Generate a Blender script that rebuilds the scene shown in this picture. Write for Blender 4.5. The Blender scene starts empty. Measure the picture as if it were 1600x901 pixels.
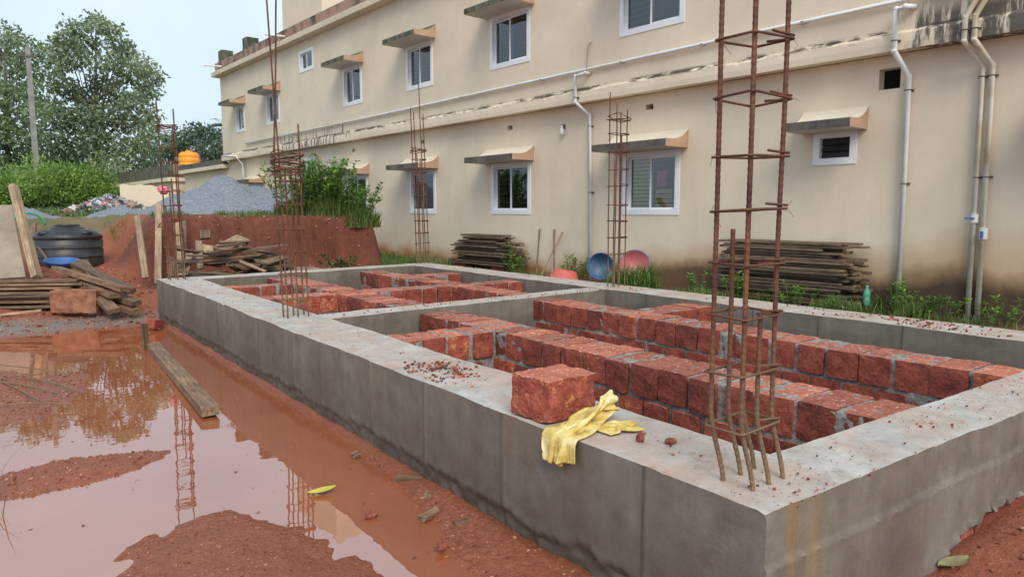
import bpy, bmesh, math, random
from mathutils import Vector, Matrix, noise, Euler
R = math.radians
scene = bpy.context.scene
col = scene.collection
random.seed(11)

# ------------------------------------------------------------------ camera, sky, sun, exposure
CAM_H = 1.55
TILT = math.atan(120/1090.0); YAW = R(37.1); FPX = 1090.0
cd = bpy.data.cameras.new('camera'); cam = bpy.data.objects.new('camera', cd); col.objects.link(cam)
cam.location = (0, 0, CAM_H); cam.rotation_euler = (math.pi/2 - TILT, 0, -YAW)
cd.sensor_width = 36; cd.lens = 36*FPX/1600; cd.clip_start = 0.05; cd.clip_end = 2000
scene.camera = cam

SUN_EL, SUN_AZ = R(44), R(204)         # azimuth clockwise from +Y: behind the camera, a little left
world = bpy.data.worlds.new('World'); scene.world = world; world.use_nodes = True
nt = world.node_tree; nt.nodes.clear()
def N(tree, typ, **kw):
    n = tree.nodes.new(typ)
    for k, v in kw.items(): setattr(n, k, v)
    return n
wo = N(nt, 'ShaderNodeOutputWorld'); bg = N(nt, 'ShaderNodeBackground')
sky = N(nt, 'ShaderNodeTexSky', sky_type='NISHITA')
sky.sun_disc = False; sky.sun_elevation = SUN_EL; sky.sun_rotation = SUN_AZ
sky.air_density = 1.0; sky.dust_density = 3.0; sky.ozone_density = 1.5
tc = N(nt, 'ShaderNodeTexCoord'); nz = N(nt, 'ShaderNodeTexNoise')
nz.inputs['Scale'].default_value = 1.6; nz.inputs['Detail'].default_value = 5
nt.links.new(tc.outputs['Generated'], nz.inputs['Vector'])
rmp = N(nt, 'ShaderNodeValToRGB')
rmp.color_ramp.elements[0].position = .35; rmp.color_ramp.elements[0].color = (5.2, 6.8, 8.4, 1)
rmp.color_ramp.elements[1].position = .68; rmp.color_ramp.elements[1].color = (8.4, 9.5, 10.2, 1)
nt.links.new(nz.outputs['Fac'], rmp.inputs['Fac'])
mixs = N(nt, 'ShaderNodeMix', data_type='RGBA'); mixs.inputs['Factor'].default_value = .78
nt.links.new(sky.outputs['Color'], mixs.inputs[6]); nt.links.new(rmp.outputs['Color'], mixs.inputs[7])
nt.links.new(mixs.outputs[2], bg.inputs['Color']); bg.inputs['Strength'].default_value = 0.07
nt.links.new(bg.outputs[0], wo.inputs['Surface'])

sd = bpy.data.lights.new('sun', 'SUN'); sun = bpy.data.objects.new('sun', sd); col.objects.link(sun)
sd.energy = 1.5; sd.angle = R(34); sd.color = (1, .91, .79)
sdir = Vector((math.sin(SUN_AZ)*math.cos(SUN_EL), math.cos(SUN_AZ)*math.cos(SUN_EL), math.sin(SUN_EL)))
sun.rotation_euler = sdir.to_track_quat('Z', 'Y').to_euler(); sun.location = (-5, -20, 30)
scene.view_settings.view_transform = 'Standard'; scene.view_settings.look = 'None'
scene.view_settings.exposure = 0.82; scene.view_settings.gamma = 1
scene.cycles.max_bounces = 6; scene.cycles.transparent_max_bounces = 12

# ------------------------------------------------------------------ helpers
fw = Vector((math.sin(YAW)*math.cos(TILT), math.cos(YAW)*math.cos(TILT), -math.sin(TILT)))
rt = Vector((math.cos(YAW), -math.sin(YAW), 0)); upv = rt.cross(fw)
def at(x, y, depth):                      # a point of the place at a given distance from where the photo was taken
    return Vector((0, 0, CAM_H)) + (fw + rt*((x-800)/FPX) - upv*((y-450.5)/FPX))*depth
def atz(x, y, z):
    d = fw + rt*((x-800)/FPX) - upv*((y-450.5)/FPX)
    return Vector((0, 0, CAM_H)) + d*((z-CAM_H)/d.z)
def nse(x, y=0, z=0): return noise.noise(Vector((x, y, z)))
def sstep(a, b, x):
    t = min(1, max(0, (x-a)/(b-a))); return t*t*(3-2*t)
def lerp(xs, ys, x):
    if x <= xs[0]: return ys[0]
    for i in range(1, len(xs)):
        if x <= xs[i]:
            t = (x-xs[i-1])/(xs[i]-xs[i-1]); return ys[i-1]+(ys[i]-ys[i-1])*t
    return ys[-1]
def tag(o, label=None, cat=None, group=None, kind=None):
    if label: o['label'] = label
    if cat: o['category'] = cat
    if group: o['group'] = group
    if kind: o['kind'] = kind
    return o
def link(name, me, parent=None, loc=None, rot=None):
    o = bpy.data.objects.new(name, me); col.objects.link(o)
    if parent: o.parent = parent
    if loc is not None: o.location = loc
    if rot is not None: o.rotation_euler = rot
    return o
def thing(name, label, cat, loc=(0, 0, 0), rz=0, group=None):
    o = link(name, None, None, loc, (0, 0, rz)); o.empty_display_size = .1
    return tag(o, label, cat, group)
class MB:
    def __init__(s): s.v = []; s.f = []; s.c = []
    def quad(s, a, b, c, d, colr=None):
        i = len(s.v); s.v += [tuple(a), tuple(b), tuple(c), tuple(d)]; s.f.append((i, i+1, i+2, i+3)); s.c.append(colr)
    def tri(s, a, b, c, colr=None):
        i = len(s.v); s.v += [tuple(a), tuple(b), tuple(c)]; s.f.append((i, i+1, i+2)); s.c.append(colr)
    def box(s, x0, x1, y0, y1, z0, z1, colr=None):
        i = len(s.v)
        s.v += [(x, y, z) for z in (z0, z1) for (x, y) in ((x0, y0), (x1, y0), (x1, y1), (x0, y1))]
        for q in ((3, 2, 1, 0), (4, 5, 6, 7), (0, 1, 5, 4), (1, 2, 6, 5), (2, 3, 7, 6), (3, 0, 4, 7)):
            s.f.append(tuple(i+k for k in q)); s.c.append(colr)
    def tube(s, pts, r, n=6, closed=False, caps=True, colr=None):
        pts = [Vector(p) for p in pts]; m = len(pts)
        rs = r if isinstance(r, (list, tuple)) else [r]*m
        t0 = (pts[1]-pts[0]).normalized()
        u = t0.orthogonal().normalized(); base = len(s.v)
        for k in range(m):
            if closed: t = (pts[(k+1) % m]-pts[k-1])
            else: t = pts[min(k+1, m-1)]-pts[max(k-1, 0)]
            t.normalize(); u = (u - t*u.dot(t))
            u = u.normalized() if u.length > 1e-6 else t.orthogonal().normalized()
            w = t.cross(u)
            for j in range(n):
                a = 2*math.pi*j/n
                s.v.append(tuple(pts[k]+(u*math.cos(a)+w*math.sin(a))*rs[k]))
        for k in range(m if closed else m-1):
            for j in range(n):
                a = base+k*n+j; b = base+k*n+(j+1) % n; k2 = (k+1) % m
                s.f.append((a, b, base+k2*n+(j+1) % n, base+k2*n+j)); s.c.append(colr)
        if caps and not closed:
            s.f.append(tuple(base+j for j in reversed(range(n)))); s.c.append(colr)
            s.f.append(tuple(base+(m-1)*n+j for j in range(n))); s.c.append(colr)
    def blob(s, c, r, n=6, m=4, jit=.25, sq=(1, 1, 1), colr=None):
        base = len(s.v); c = Vector(c)
        s.v.append(tuple(c+Vector((0, 0, -r*sq[2]))))
        for i in range(1, m):
            ph = math.pi*i/m
            for j in range(n):
                th = 2*math.pi*j/n; rr = r*(1+random.uniform(-jit, jit))
                s.v.append(tuple(c+Vector((math.sin(ph)*math.cos(th)*rr*sq[0], math.sin(ph)*math.sin(th)*rr*sq[1], -math.cos(ph)*rr*sq[2]))))
        s.v.append(tuple(c+Vector((0, 0, r*sq[2])))); top = len(s.v)-1
        for j in range(n):
            s.f.append((base, base+1+(j+1) % n, base+1+j)); s.c.append(colr)
            s.f.append((top, base+1+(m-2)*n+j, base+1+(m-2)*n+(j+1) % n)); s.c.append(colr)
        for i in range(m-2):
            for j in range(n):
                a = base+1+i*n+j; b = base+1+i*n+(j+1) % n
                s.f.append((a, b, b+n, a+n)); s.c.append(colr)
    def grid(s, fn, nu, nv, flip=False):
        base = len(s.v)
        for i in range(nu+1):
            for j in range(nv+1): s.v.append(tuple(fn(i/nu, j/nv)))
        for i in range(nu):
            for j in range(nv):
                a = base+i*(nv+1)+j; q = (a, a+nv+1, a+nv+2, a+1)
                s.f.append(q[::-1] if flip else q); s.c.append(None)
    def lathe(s, prof, n=32, cx=0, cy=0):
        base = len(s.v)
        for (r, z) in prof:
            for j in range(n):
                a = 2*math.pi*j/n; s.v.append((cx+r*math.cos(a), cy+r*math.sin(a), z))
        for k in range(len(prof)-1):
            for j in range(n):
                a = base+k*n+j; b = base+k*n+(j+1) % n; s.f.append((a, b, b+n, a+n)); s.c.append(None)
    def mesh(s, name, m, smooth=False, colors=False):
        me = bpy.data.meshes.new(name); me.from_pydata(s.v, [], s.f); me.update()
        if m: me.materials.append(m)
        if smooth: me.polygons.foreach_set('use_smooth', [True]*len(me.polygons))
        if colors:
            ca = me.color_attributes.new('tint', 'FLOAT_COLOR', 'CORNER'); buf = []
            for p, c in zip(me.polygons, s.c): buf += list((c or (1, 1, 1))+(1,) if len(c or (1, 1, 1)) == 3 else c)*p.loop_total
            ca.data.foreach_set('color', buf)
        return me
    def build(s, name, m, parent=None, smooth=False, colors=False, loc=None, rot=None):
        return link(name, s.mesh(name, m, smooth, colors), parent, loc, rot)

# ------------------------------------------------------------------ materials
MATS = {}
def newmat(name):
    m = bpy.data.materials.new(name); m.use_nodes = True; t = m.node_tree
    MATS[name] = m; return m, t, t.nodes['Principled BSDF'], t.links
def ramp(t, stops, fac):
    r = N(t, 'ShaderNodeValToRGB'); e = r.color_ramp.elements
    while len(e) < len(stops): e.new(.5)
    for i, (p, c) in enumerate(stops): e[i].position = p; e[i].color = tuple(c)+(1,) if len(c) == 3 else c
    t.links.new(fac, r.inputs['Fac']); return r.outputs['Color']
def vec(t, scale=(1, 1, 1), src='Object', rnd=False):
    c = N(t, 'ShaderNodeTexCoord'); mp = N(t, 'ShaderNodeMapping'); mp.inputs['Scale'].default_value = scale
    t.links.new(c.outputs[src], mp.inputs['Vector'])
    if rnd:
        oi = N(t, 'ShaderNodeObjectInfo'); ml = N(t, 'ShaderNodeMath', operation='MULTIPLY'); ml.inputs[1].default_value = 37
        t.links.new(oi.outputs['Random'], ml.inputs[0]); t.links.new(ml.outputs[0], mp.inputs['Location'])
    return mp.outputs['Vector']
def noi(t, v, scale, detail=6, rough=.6, out='Fac'):
    n = N(t, 'ShaderNodeTexNoise'); n.inputs['Scale'].default_value = scale; n.inputs['Detail'].default_value = detail
    n.inputs['Roughness'].default_value = rough; t.links.new(v, n.inputs['Vector']); return n.outputs[out]
def mixc(t, fac, a, b, mode='MIX'):
    m = N(t, 'ShaderNodeMix', data_type='RGBA', blend_type=mode)
    if isinstance(fac, (int, float)): m.inputs['Factor'].default_value = fac
    else: t.links.new(fac, m.inputs['Factor'])
    for i, s in ((6, a), (7, b)):
        if isinstance(s, tuple): m.inputs[i].default_value = s if len(s) == 4 else s+(1,)
        else: t.links.new(s, m.inputs[i])
    return m.outputs[2]
def math2(t, op, a, b=None, clamp=False):
    m = N(t, 'ShaderNodeMath', operation=op); m.use_clamp = clamp
    for i, s in ((0, a), (1, b)):
        if s is None: continue
        if isinstance(s, (int, float)): m.inputs[i].default_value = s
        else: t.links.new(s, m.inputs[i])
    return m.outputs[0]
def mrange(t, v, a, b, c=0, d=1):
    m = N(t, 'ShaderNodeMapRange'); t.links.new(v, m.inputs[0])
    for i, x in enumerate((a, b, c, d)): m.inputs[i+1].default_value = x
    return m.outputs[0]
def bump(t, b, h, strength=.4, dist=.01):
    n = N(t, 'ShaderNodeBump'); n.inputs['Strength'].default_value = strength; n.inputs['Distance'].default_value = dist
    t.links.new(h, n.inputs['Height']); t.links.new(n.outputs[0], b.inputs['Normal'])
def sepz(t, v, ax='Z'):
    s = N(t, 'ShaderNodeSeparateXYZ'); t.links.new(v, s.inputs[0]); return s.outputs[ax]
def simple(name, c1, c2, scale=6, rough=.7, bs=.3, bd=.01, sc=(1, 1, 1), rnd=False, detail=6, lo=.35, hi=.65, metal=0, vary=0):
    m, t, b, L = newmat(name); v = vec(t, sc, rnd=rnd); n = noi(t, v, scale, detail)
    c = ramp(t, [(lo, c1), (hi, c2)], n)
    if vary:
        oi = N(t, 'ShaderNodeObjectInfo'); c = mixc(t, 1.0, c, ramp(t, [(0, (1-vary,)*3), (1, (1+vary,)*3)], oi.outputs['Random']), 'MULTIPLY')
    L.new(c, b.inputs['Base Color']); b.inputs['Roughness'].default_value = rough; b.inputs['Metallic'].default_value = metal
    if bs: bump(t, b, n, bs, bd)
    return m
def tinted(name, rough=.6, trans=0, var=.25, scale=8):
    m, t, b, L = newmat(name); a = N(t, 'ShaderNodeVertexColor', layer_name='tint')
    n = noi(t, vec(t), scale, 3); c = mixc(t, 1.0, a.outputs['Color'], ramp(t, [(.3, (1-var,)*3), (.7, (1+var,)*3)], n), 'MULTIPLY')
    L.new(c, b.inputs['Base Color']); b.inputs['Roughness'].default_value = rough
    b.inputs['Specular IOR Level'].default_value = .3
    if trans:
        ts = N(t, 'ShaderNodeBsdfTranslucent'); L.new(c, ts.inputs['Color']); mx = N(t, 'ShaderNodeMixShader'); mx.inputs[0].default_value = trans
        L.new(b.outputs[0], mx.inputs[1]); L.new(ts.outputs[0], mx.inputs[2]); L.new(mx.outputs[0], t.nodes['Material Output'].inputs[0])
    return m

def mat_ground():
    m, t, b, L = newmat('red_mud'); v = vec(t); a = N(t, 'ShaderNodeVertexColor', layer_name='zone')
    s = N(t, 'ShaderNodeSeparateColor'); L.new(a.outputs['Color'], s.inputs[0])
    n1 = noi(t, v, 1.3, 6); n2 = noi(t, v, 28, 5, .7); n3 = noi(t, v, 90, 3, .6)
    red = ramp(t, [(.3, (.19, .052, .024)), (.5, (.285, .088, .042)), (.72, (.36, .135, .072))], n2)
    red = mixc(t, mrange(t, n1, .35, .7), red, (.27, .078, .036), 'MIX')
    vo = N(t, 'ShaderNodeTexVoronoi'); vo.inputs['Scale'].default_value = 55; L.new(v, vo.inputs['Vector'])
    fl = ramp(t, [(.0, (1.5, 1.4, 1.35)), (.25, (1, 1, 1)), (1, (.75, .72, .7))], vo.outputs['Distance'])
    red = mixc(t, .6, red, fl, 'MULTIPLY')
    grey = ramp(t, [(.3, (.12, .095, .08)), (.7, (.27, .22, .19))], n2)
    soil = ramp(t, [(.3, (.035, .03, .015)), (.55, (.09, .06, .032)), (.75, (.16, .075, .04))], n1)
    far = ramp(t, [(.3, (.06, .10, .025)), (.7, (.20, .14, .075))], n1)
    c = mixc(t, s.outputs['Red'], red, grey); c = mixc(t, s.outputs['Green'], c, soil); c = mixc(t, s.outputs['Blue'], c, far)
    bk = ramp(t, [(.3, (.055, .015, .010)), (.5, (.115, .033, .021)), (.72, (.175, .058, .035))], noi(t, vec(t, (1, 1, .35)), 9, 7, .7))
    c = mixc(t, a.outputs['Alpha'], c, bk)
    L.new(c, b.inputs['Base Color'])
    pz = N(t, 'ShaderNodeNewGeometry'); z = sepz(t, pz.outputs['Position'])
    wet = mrange(t, math2(t, 'ADD', z, math2(t, 'MULTIPLY', n2, .03)), .015, .09, .16, .85)
    L.new(wet, b.inputs['Roughness'])
    h = math2(t, 'ADD', math2(t, 'MULTIPLY', n2, 1.0), math2(t, 'MULTIPLY', n3, .5)); bump(t, b, h, .8, .02)
    return m
def mat_water():
    m, t, b, L = newmat('muddy_water'); v = vec(t)
    c = ramp(t, [(.3, (.27, .075, .030)), (.7, (.35, .11, .048))], noi(t, v, .9, 4)); L.new(c, b.inputs['Base Color'])
    b.inputs['Roughness'].default_value = .015; b.inputs['IOR'].default_value = 2.7; b.inputs['Specular IOR Level'].default_value = .6
    bump(t, b, noi(t, v, 5, 2), .03, .02)
    return m
JOINTS = [1.72, 2.62, 3.36, 4.05, 4.88, 5.45, 6.32, 7.15, 7.72, 8.6, 9.35, 10.1]
def mat_concrete():
    m, t, b, L = newmat('cast_concrete'); v = vec(t)
    n1 = noi(t, v, 1.8, 6); n2 = noi(t, vec(t, (9, 9, .55)), 1.2, 6, .65); n3 = noi(t, v, 60, 4)
    side = ramp(t, [(.22, (.150, .130, .105)), (.5, (.180, .158, .130)), (.78, (.220, .196, .162))], n2)
    side = mixc(t, .7, side, ramp(t, [(.3, (.68, .65, .61)), (.7, (1.25, 1.25, 1.25))], n1), 'MULTIPLY')
    side = mixc(t, .5, side, ramp(t, [(.3, (.8, .8, .8)), (.7, (1.15, 1.15, 1.15))], noi(t, v, 14, 6, .7)), 'MULTIPLY')
    streak = mrange(t, noi(t, vec(t, (5, 5, .25)), 1.0, 4), .60, .74)
    side = mixc(t, math2(t, 'MULTIPLY', streak, .5), side, (.22, .13, .05))
    blot = mrange(t, noi(t, v, 3.4, 7, .72), .50, .66); side = mixc(t, math2(t, 'MULTIPLY', blot, .55), side, (.10, .083, .064)); side = mixc(t, mrange(t, noi(t, v, 2.1, 7, .72), .55, .7, 0, .45), side, (.30, .275, .24))
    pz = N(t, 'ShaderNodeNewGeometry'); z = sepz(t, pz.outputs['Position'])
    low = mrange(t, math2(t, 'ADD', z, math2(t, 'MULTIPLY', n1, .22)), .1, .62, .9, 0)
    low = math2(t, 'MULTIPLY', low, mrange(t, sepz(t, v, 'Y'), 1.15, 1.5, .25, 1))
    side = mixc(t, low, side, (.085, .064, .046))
    och = math2(t, 'MULTIPLY', math2(t, 'MULTIPLY', mrange(t, sepz(t, v, 'X'), 2.02, 2.07), mrange(t, sepz(t, v, 'X'), 2.27, 2.2)), math2(t, 'MULTIPLY', mrange(t, sepz(t, v, 'Y'), 1.3, 1.24), mrange(t, noi(t, vec(t, (14, 14, .4)), 1.3, 4), .42, .6)))
    side = mixc(t, math2(t, 'MULTIPLY', och, .75), side, (.30, .18, .05))
    jn = None
    for jy in JOINTS:
        d_ = mrange(t, math2(t, 'ABSOLUTE', math2(t, 'SUBTRACT', sepz(t, v, 'Y'), jy)), .0, .016, 1, 0); jn = d_ if jn is None else math2(t, 'MAXIMUM', jn, d_)
    side = mixc(t, math2(t, 'MULTIPLY', math2(t, 'MULTIPLY', jn, mrange(t, n1, .35, .6, .4, 1)), .8), side, (.045, .036, .028))
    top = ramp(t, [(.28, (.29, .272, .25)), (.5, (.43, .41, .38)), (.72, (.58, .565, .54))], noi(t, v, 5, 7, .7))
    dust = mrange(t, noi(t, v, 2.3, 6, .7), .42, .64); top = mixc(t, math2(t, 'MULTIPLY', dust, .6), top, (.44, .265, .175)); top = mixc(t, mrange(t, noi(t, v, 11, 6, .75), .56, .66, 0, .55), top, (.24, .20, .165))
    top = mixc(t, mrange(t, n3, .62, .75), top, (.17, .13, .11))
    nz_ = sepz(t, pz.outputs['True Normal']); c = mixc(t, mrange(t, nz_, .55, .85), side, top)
    L.new(c, b.inputs['Base Color'])
    L.new(mrange(t, n1, .3, .7, .5, .8), b.inputs['Roughness'])
    bump(t, b, math2(t, 'ADD', n3, math2(t, 'MULTIPLY', n1, .6)), .3, .006)
    return m
def mat_laterite():
    m, t, b, L = newmat('laterite'); v = vec(t, rnd=True)
    n1 = noi(t, v, 9, 6, .7); n2 = noi(t, v, 45, 5, .7)
    side = ramp(t, [(.26, (.13, .027, .015)), (.48, (.29, .064, .042)), (.66, (.39, .108, .066)), (.80, (.55, .25, .11))], n1)
    pit = N(t, 'ShaderNodeTexVoronoi'); pit.inputs['Scale'].default_value = 48; L.new(v, pit.inputs['Vector']); pits = mrange(t, math2(t, 'ADD', pit.outputs['Distance'], math2(t, 'MULTIPLY', n1, .5)), .30, .45, .75, 0)
    side = mixc(t, pits, side, (.07, .016, .010))
    side = mixc(t, .8, side, ramp(t, [(.3, (.6, .55, .55)), (.7, (1.3, 1.3, 1.3))], n2), 'MULTIPLY')
    fl = noi(t, vec(t, (34, 20, 20), rnd=True), 1.5, 4, .7)
    fl2 = noi(t, v, 22, 5, .75)
    fleck = math2(t, 'MAXIMUM', mrange(t, fl, .58, .66), mrange(t, fl2, .60, .66))
    top = ramp(t, [(.3, (.31, .078, .046)), (.7, (.48, .17, .11))], n1); top = mixc(t, fleck, top, (.78, .56, .40))
    orr = N(t, 'ShaderNodeObjectInfo').outputs['Random']; spot = mrange(t, math2(t, 'ADD', fl2, math2(t, 'MULTIPLY', math2(t, 'POWER', orr, 4), .10)), .63, .70)
    side = mixc(t, math2(t, 'MULTIPLY', spot, .75), side, (.56, .29, .11))
    g = N(t, 'ShaderNodeNewGeometry'); c = mixc(t, mrange(t, sepz(t, g.outputs['Normal']), .45, .8), side, top)
    oi = N(t, 'ShaderNodeObjectInfo'); c = mixc(t, 1, c, ramp(t, [(0, (.66, .60, .60)), (1, (1.25, 1.22, 1.15))], oi.outputs['Random']), 'MULTIPLY')
    L.new(c, b.inputs['Base Color']); b.inputs['Roughness'].default_value = .75
    bump(t, b, math2(t, 'SUBTRACT', math2(t, 'ADD', n1, math2(t, 'MULTIPLY', n2, .9)), math2(t, 'MULTIPLY', pits, .8)), .9, .012)
    return m
def mat_wall(name, c0, stain=True):
    m, t, b, L = newmat(name); v = vec(t); n1 = noi(t, v, .7, 6); n2 = noi(t, vec(t, (2.2, 2.2, .35)), 1.5, 6, .65)
    c = ramp(t, [(.3, tuple(x*.90 for x in c0)), (.7, tuple(min(1, x*1.06) for x in c0))], n1)
    c = mixc(t, .22, c, ramp(t, [(.35, (.80, .78, .76)), (.6, (1.02, 1.02, 1.02))], n2), 'MULTIPLY')
    drip = math2(t, 'MULTIPLY', mrange(t, noi(t, vec(t, (7, 7, .22)), 1.6, 7, .75), .58, .72), mrange(t, noi(t, v, .8, 3), .45, .62))
    c = mixc(t, math2(t, 'MULTIPLY', drip, .22), c, (.36, .29, .21)); c = mixc(t, .16, c, ramp(t, [(.3, (.85, .84, .82)), (.7, (1.1, 1.1, 1.1))], noi(t, v, 9, 8, .75)), 'MULTIPLY')
    if stain:
        s_ = sepz(t, v, 'X'); z = sepz(t, v)
        # splash of red earth above the ground, highest towards the near end
        hgt = mrange(t, s_, -6.0, 3.0, .70, .26)
        zz = math2(t, 'SUBTRACT', math2(t, 'ADD', z, math2(t, 'MULTIPLY', math2(t, 'SUBTRACT', n1, .5), .9)), .27)
        q = math2(t, 'DIVIDE', zz, hgt)
        c = mixc(t, mrange(t, q, .6, 1.7, .9, 0), c, (.44, .23, .085))
        black = math2(t, 'MULTIPLY', mrange(t, q, .55, 1.05, .93, 0), mrange(t, s_, 3.2, -2.0, .25, 1))
        c = mixc(t, black, c, (.060, .040, .032))
    L.new(c, b.inputs['Base Color']); b.inputs['Roughness'].default_value = .85; b.inputs['Specular IOR Level'].default_value = .25
    bump(t, b, noi(t, v, 35, 4), .12, .004)
    return m
def mat_band(name, c0):
    m, t, b, L = newmat(name); v = vec(t); s_ = sepz(t, v, 'X'); z = sepz(t, v)
    n1 = noi(t, v, 1.1, 6); n2 = noi(t, vec(t, (4, 4, .6)), 2.2, 6, .7)
    c = ramp(t, [(.3, tuple(x*.90 for x in c0)), (.7, tuple(min(1, x*1.06) for x in c0))], n1)
    drip = math2(t, 'MULTIPLY', mrange(t, noi(t, vec(t, (7, 7, .22)), 1.6, 7, .75), .58, .72), mrange(t, noi(t, v, .8, 3), .45, .62))
    c = mixc(t, math2(t, 'MULTIPLY', drip, .22), c, (.36, .29, .21)); c = mixc(t, .16, c, ramp(t, [(.3, (.85, .84, .82)), (.7, (1.1, 1.1, 1.1))], noi(t, v, 9, 8, .75)), 'MULTIPLY')
    lip = math2(t, 'MULTIPLY', math2(t, 'MULTIPLY', mrange(t, z, 3.69, 3.72), mrange(t, z, 3.80, 3.76)), mrange(t, noi(t, vec(t, (1, 1, 4)), 2.4, 6, .7), .46, .54)); c = mixc(t, lip, c, (.10, .088, .065))
    # mould where the roof water runs: two stretches of the band
    g1 = math2(t, 'MULTIPLY', mrange(t, s_, -3.5, -4.6), mrange(t, s_, -7.5, -6.0)); g2 = math2(t, 'MULTIPLY', mrange(t, s_, 9.0, 11), mrange(t, s_, 18, 15))
    g = math2(t, 'ADD', math2(t, 'MAXIMUM', g1, math2(t, 'MULTIPLY', g2, .62)), .05)
    k = mrange(t, math2(t, 'ADD', n2, math2(t, 'MULTIPLY', g, .27)), .68, .78)
    k = math2(t, 'MULTIPLY', k, mrange(t, z, 4.15, 3.85)); c = mixc(t, math2(t, 'MULTIPLY', k, .9), c, (.045, .043, .038))
    L.new(c, b.inputs['Base Color']); b.inputs['Roughness'].default_value = .85; bump(t, b, noi(t, v, 35, 4), .12, .004)
    return m
def mat_stained(name, c0, dark, lo=.45, hi=.62, scale=2.2, sc=(1, 1, .5)):
    return simple(name, dark, c0, scale, .85, .3, .01, sc, False, 7, lo, hi)
def mat_glass():
    m, t, b, L = newmat('window_glass'); t.nodes.remove(b)
    tr = N(t, 'ShaderNodeBsdfTransparent'); tr.inputs['Color'].default_value = (.80, .84, .84, 1); gl = N(t, 'ShaderNodeBsdfGlossy'); gl.inputs['Roughness'].default_value = .02; gl.inputs['Color'].default_value = (.92, .96, 1, 1)
    fr_ = N(t, 'ShaderNodeFresnel'); fr_.inputs['IOR'].default_value = 2.0; mx = N(t, 'ShaderNodeMixShader'); L.new(fr_.outputs[0], mx.inputs[0])
    bp = N(t, 'ShaderNodeBump'); bp.inputs['Strength'].default_value = .03; bp.inputs['Distance'].default_value = .02; L.new(noi(t, vec(t), 1.5, 2), bp.inputs['Height']); L.new(bp.outputs[0], gl.inputs['Normal'])
    L.new(tr.outputs[0], mx.inputs[1]); L.new(gl.outputs[0], mx.inputs[2]); L.new(mx.outputs[0], t.nodes['Material Output'].inputs[0]); return m
def mat_wood(name, c1, c2, c3):
    m, t, b, L = newmat(name); v = vec(t, (1.2, 14, 14), rnd=True); n = noi(t, v, 3, 6, .65); n2 = noi(t, vec(t, rnd=True), 2.5, 4)
    c = ramp(t, [(.3, c1), (.5, c2), (.72, c3)], n); c = mixc(t, .8, c, ramp(t, [(.3, (.55, .52, .5)), (.7, (1.3, 1.28, 1.25))], n2), 'MULTIPLY')
    oi = N(t, 'ShaderNodeObjectInfo'); c = mixc(t, 1, c, ramp(t, [(0, (.6, .6, .62)), (1, (1.35, 1.3, 1.25))], oi.outputs['Random']), 'MULTIPLY')
    L.new(c, b.inputs['Base Color']); b.inputs['Roughness'].default_value = .75; bump(t, b, n, .5, .006); return m
def mat_rust():
    m, t, b, L = newmat('rusty_steel'); v = vec(t, rnd=True); n = noi(t, v, 6, 5); n2 = noi(t, v, 70, 4)
    c = ramp(t, [(.3, (.05, .019, .012)), (.5, (.115, .042, .022)), (.68, (.19, .072, .032))], n)
    z = sepz(t, N(t, 'ShaderNodeNewGeometry').outputs['Position'])
    c = mixc(t, math2(t, 'MULTIPLY', mrange(t, math2(t, 'ADD', z, math2(t, 'MULTIPLY', n, .6)), 1.0, 1.5, .75, 0), .7), c, (.25, .19, .11))
    c = mixc(t, .7, c, ramp(t, [(.3, (.6,)*3), (.7, (1.35,)*3)], n2), 'MULTIPLY')
    L.new(c, b.inputs['Base Color']); b.inputs['Roughness'].default_value = .7; bump(t, b, n2, .5, .003); return m
M = {}
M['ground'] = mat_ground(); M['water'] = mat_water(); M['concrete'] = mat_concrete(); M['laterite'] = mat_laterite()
M['mortar'] = simple('mortar', (.15, .14, .13), (.33, .315, .30), 22, .9, .9, .02, detail=7)
CREAM = (.73, .628, .485)
M['wall'] = mat_wall('cream_wall', CREAM); M['band'] = mat_band('cream_band', CREAM)
M['wall_plain'] = mat_wall('cream_plain', (.73, .63, .49), False)
M['parapet'] = mat_stained('stained_parapet', (.36, .23, .165), (.07, .06, .05), .36, .58)
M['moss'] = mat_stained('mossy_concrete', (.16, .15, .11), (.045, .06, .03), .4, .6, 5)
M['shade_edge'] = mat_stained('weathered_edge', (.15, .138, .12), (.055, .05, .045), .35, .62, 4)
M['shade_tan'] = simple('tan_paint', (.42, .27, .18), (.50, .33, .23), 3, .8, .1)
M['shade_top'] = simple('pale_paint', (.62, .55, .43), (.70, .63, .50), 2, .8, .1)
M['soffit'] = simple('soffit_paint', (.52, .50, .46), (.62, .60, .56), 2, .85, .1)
M['frame'] = simple('white_window_frame', (.72, .75, .78), (.80, .82, .84), 3, .35, 0)
M['glass'] = mat_glass()
M['dark_louvre'] = simple('dark_louvre', (.018, .02, .022), (.04, .043, .046), 4, .35, 0)
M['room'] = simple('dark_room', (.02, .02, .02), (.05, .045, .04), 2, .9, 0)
M['grille'] = simple('grille_steel', (.10, .11, .11), (.15, .15, .14), 3, .6, 0)
M['blind'] = simple('yellow_slat', (.58, .55, .13), (.72, .68, .2), 3, .6, 0)
M['pvc'] = simple('grey_white_pvc', (.66, .67, .67), (.76, .77, .77), 3, .4, .05)
M['pvc_dirty'] = simple('stained_pvc', (.48, .38, .24), (.72, .70, .62), 2.2, .5, .05, sc=(1, 1, .6), lo=.35, hi=.55)
M['clamp'] = simple('clamp_metal', (.08, .07, .06), (.14, .12, .1), 5, .6, 0)
M['blue'] = simple('blue_plastic', (.03, .10, .30), (.05, .15, .38), 4, .45, .1)
M['wood_dark'] = mat_wood('wet_dark_wood', (.075, .05, .033), (.165, .116, .078), (.29, .215, .15))
M['wood_mid'] = mat_wood('brown_wood', (.08, .045, .026), (.17, .105, .062), (.30, .20, .125))
M['wood_pale'] = mat_wood('pale_wood', (.20, .14, .085), (.36, .265, .17), (.50, .39, .27))
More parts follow.
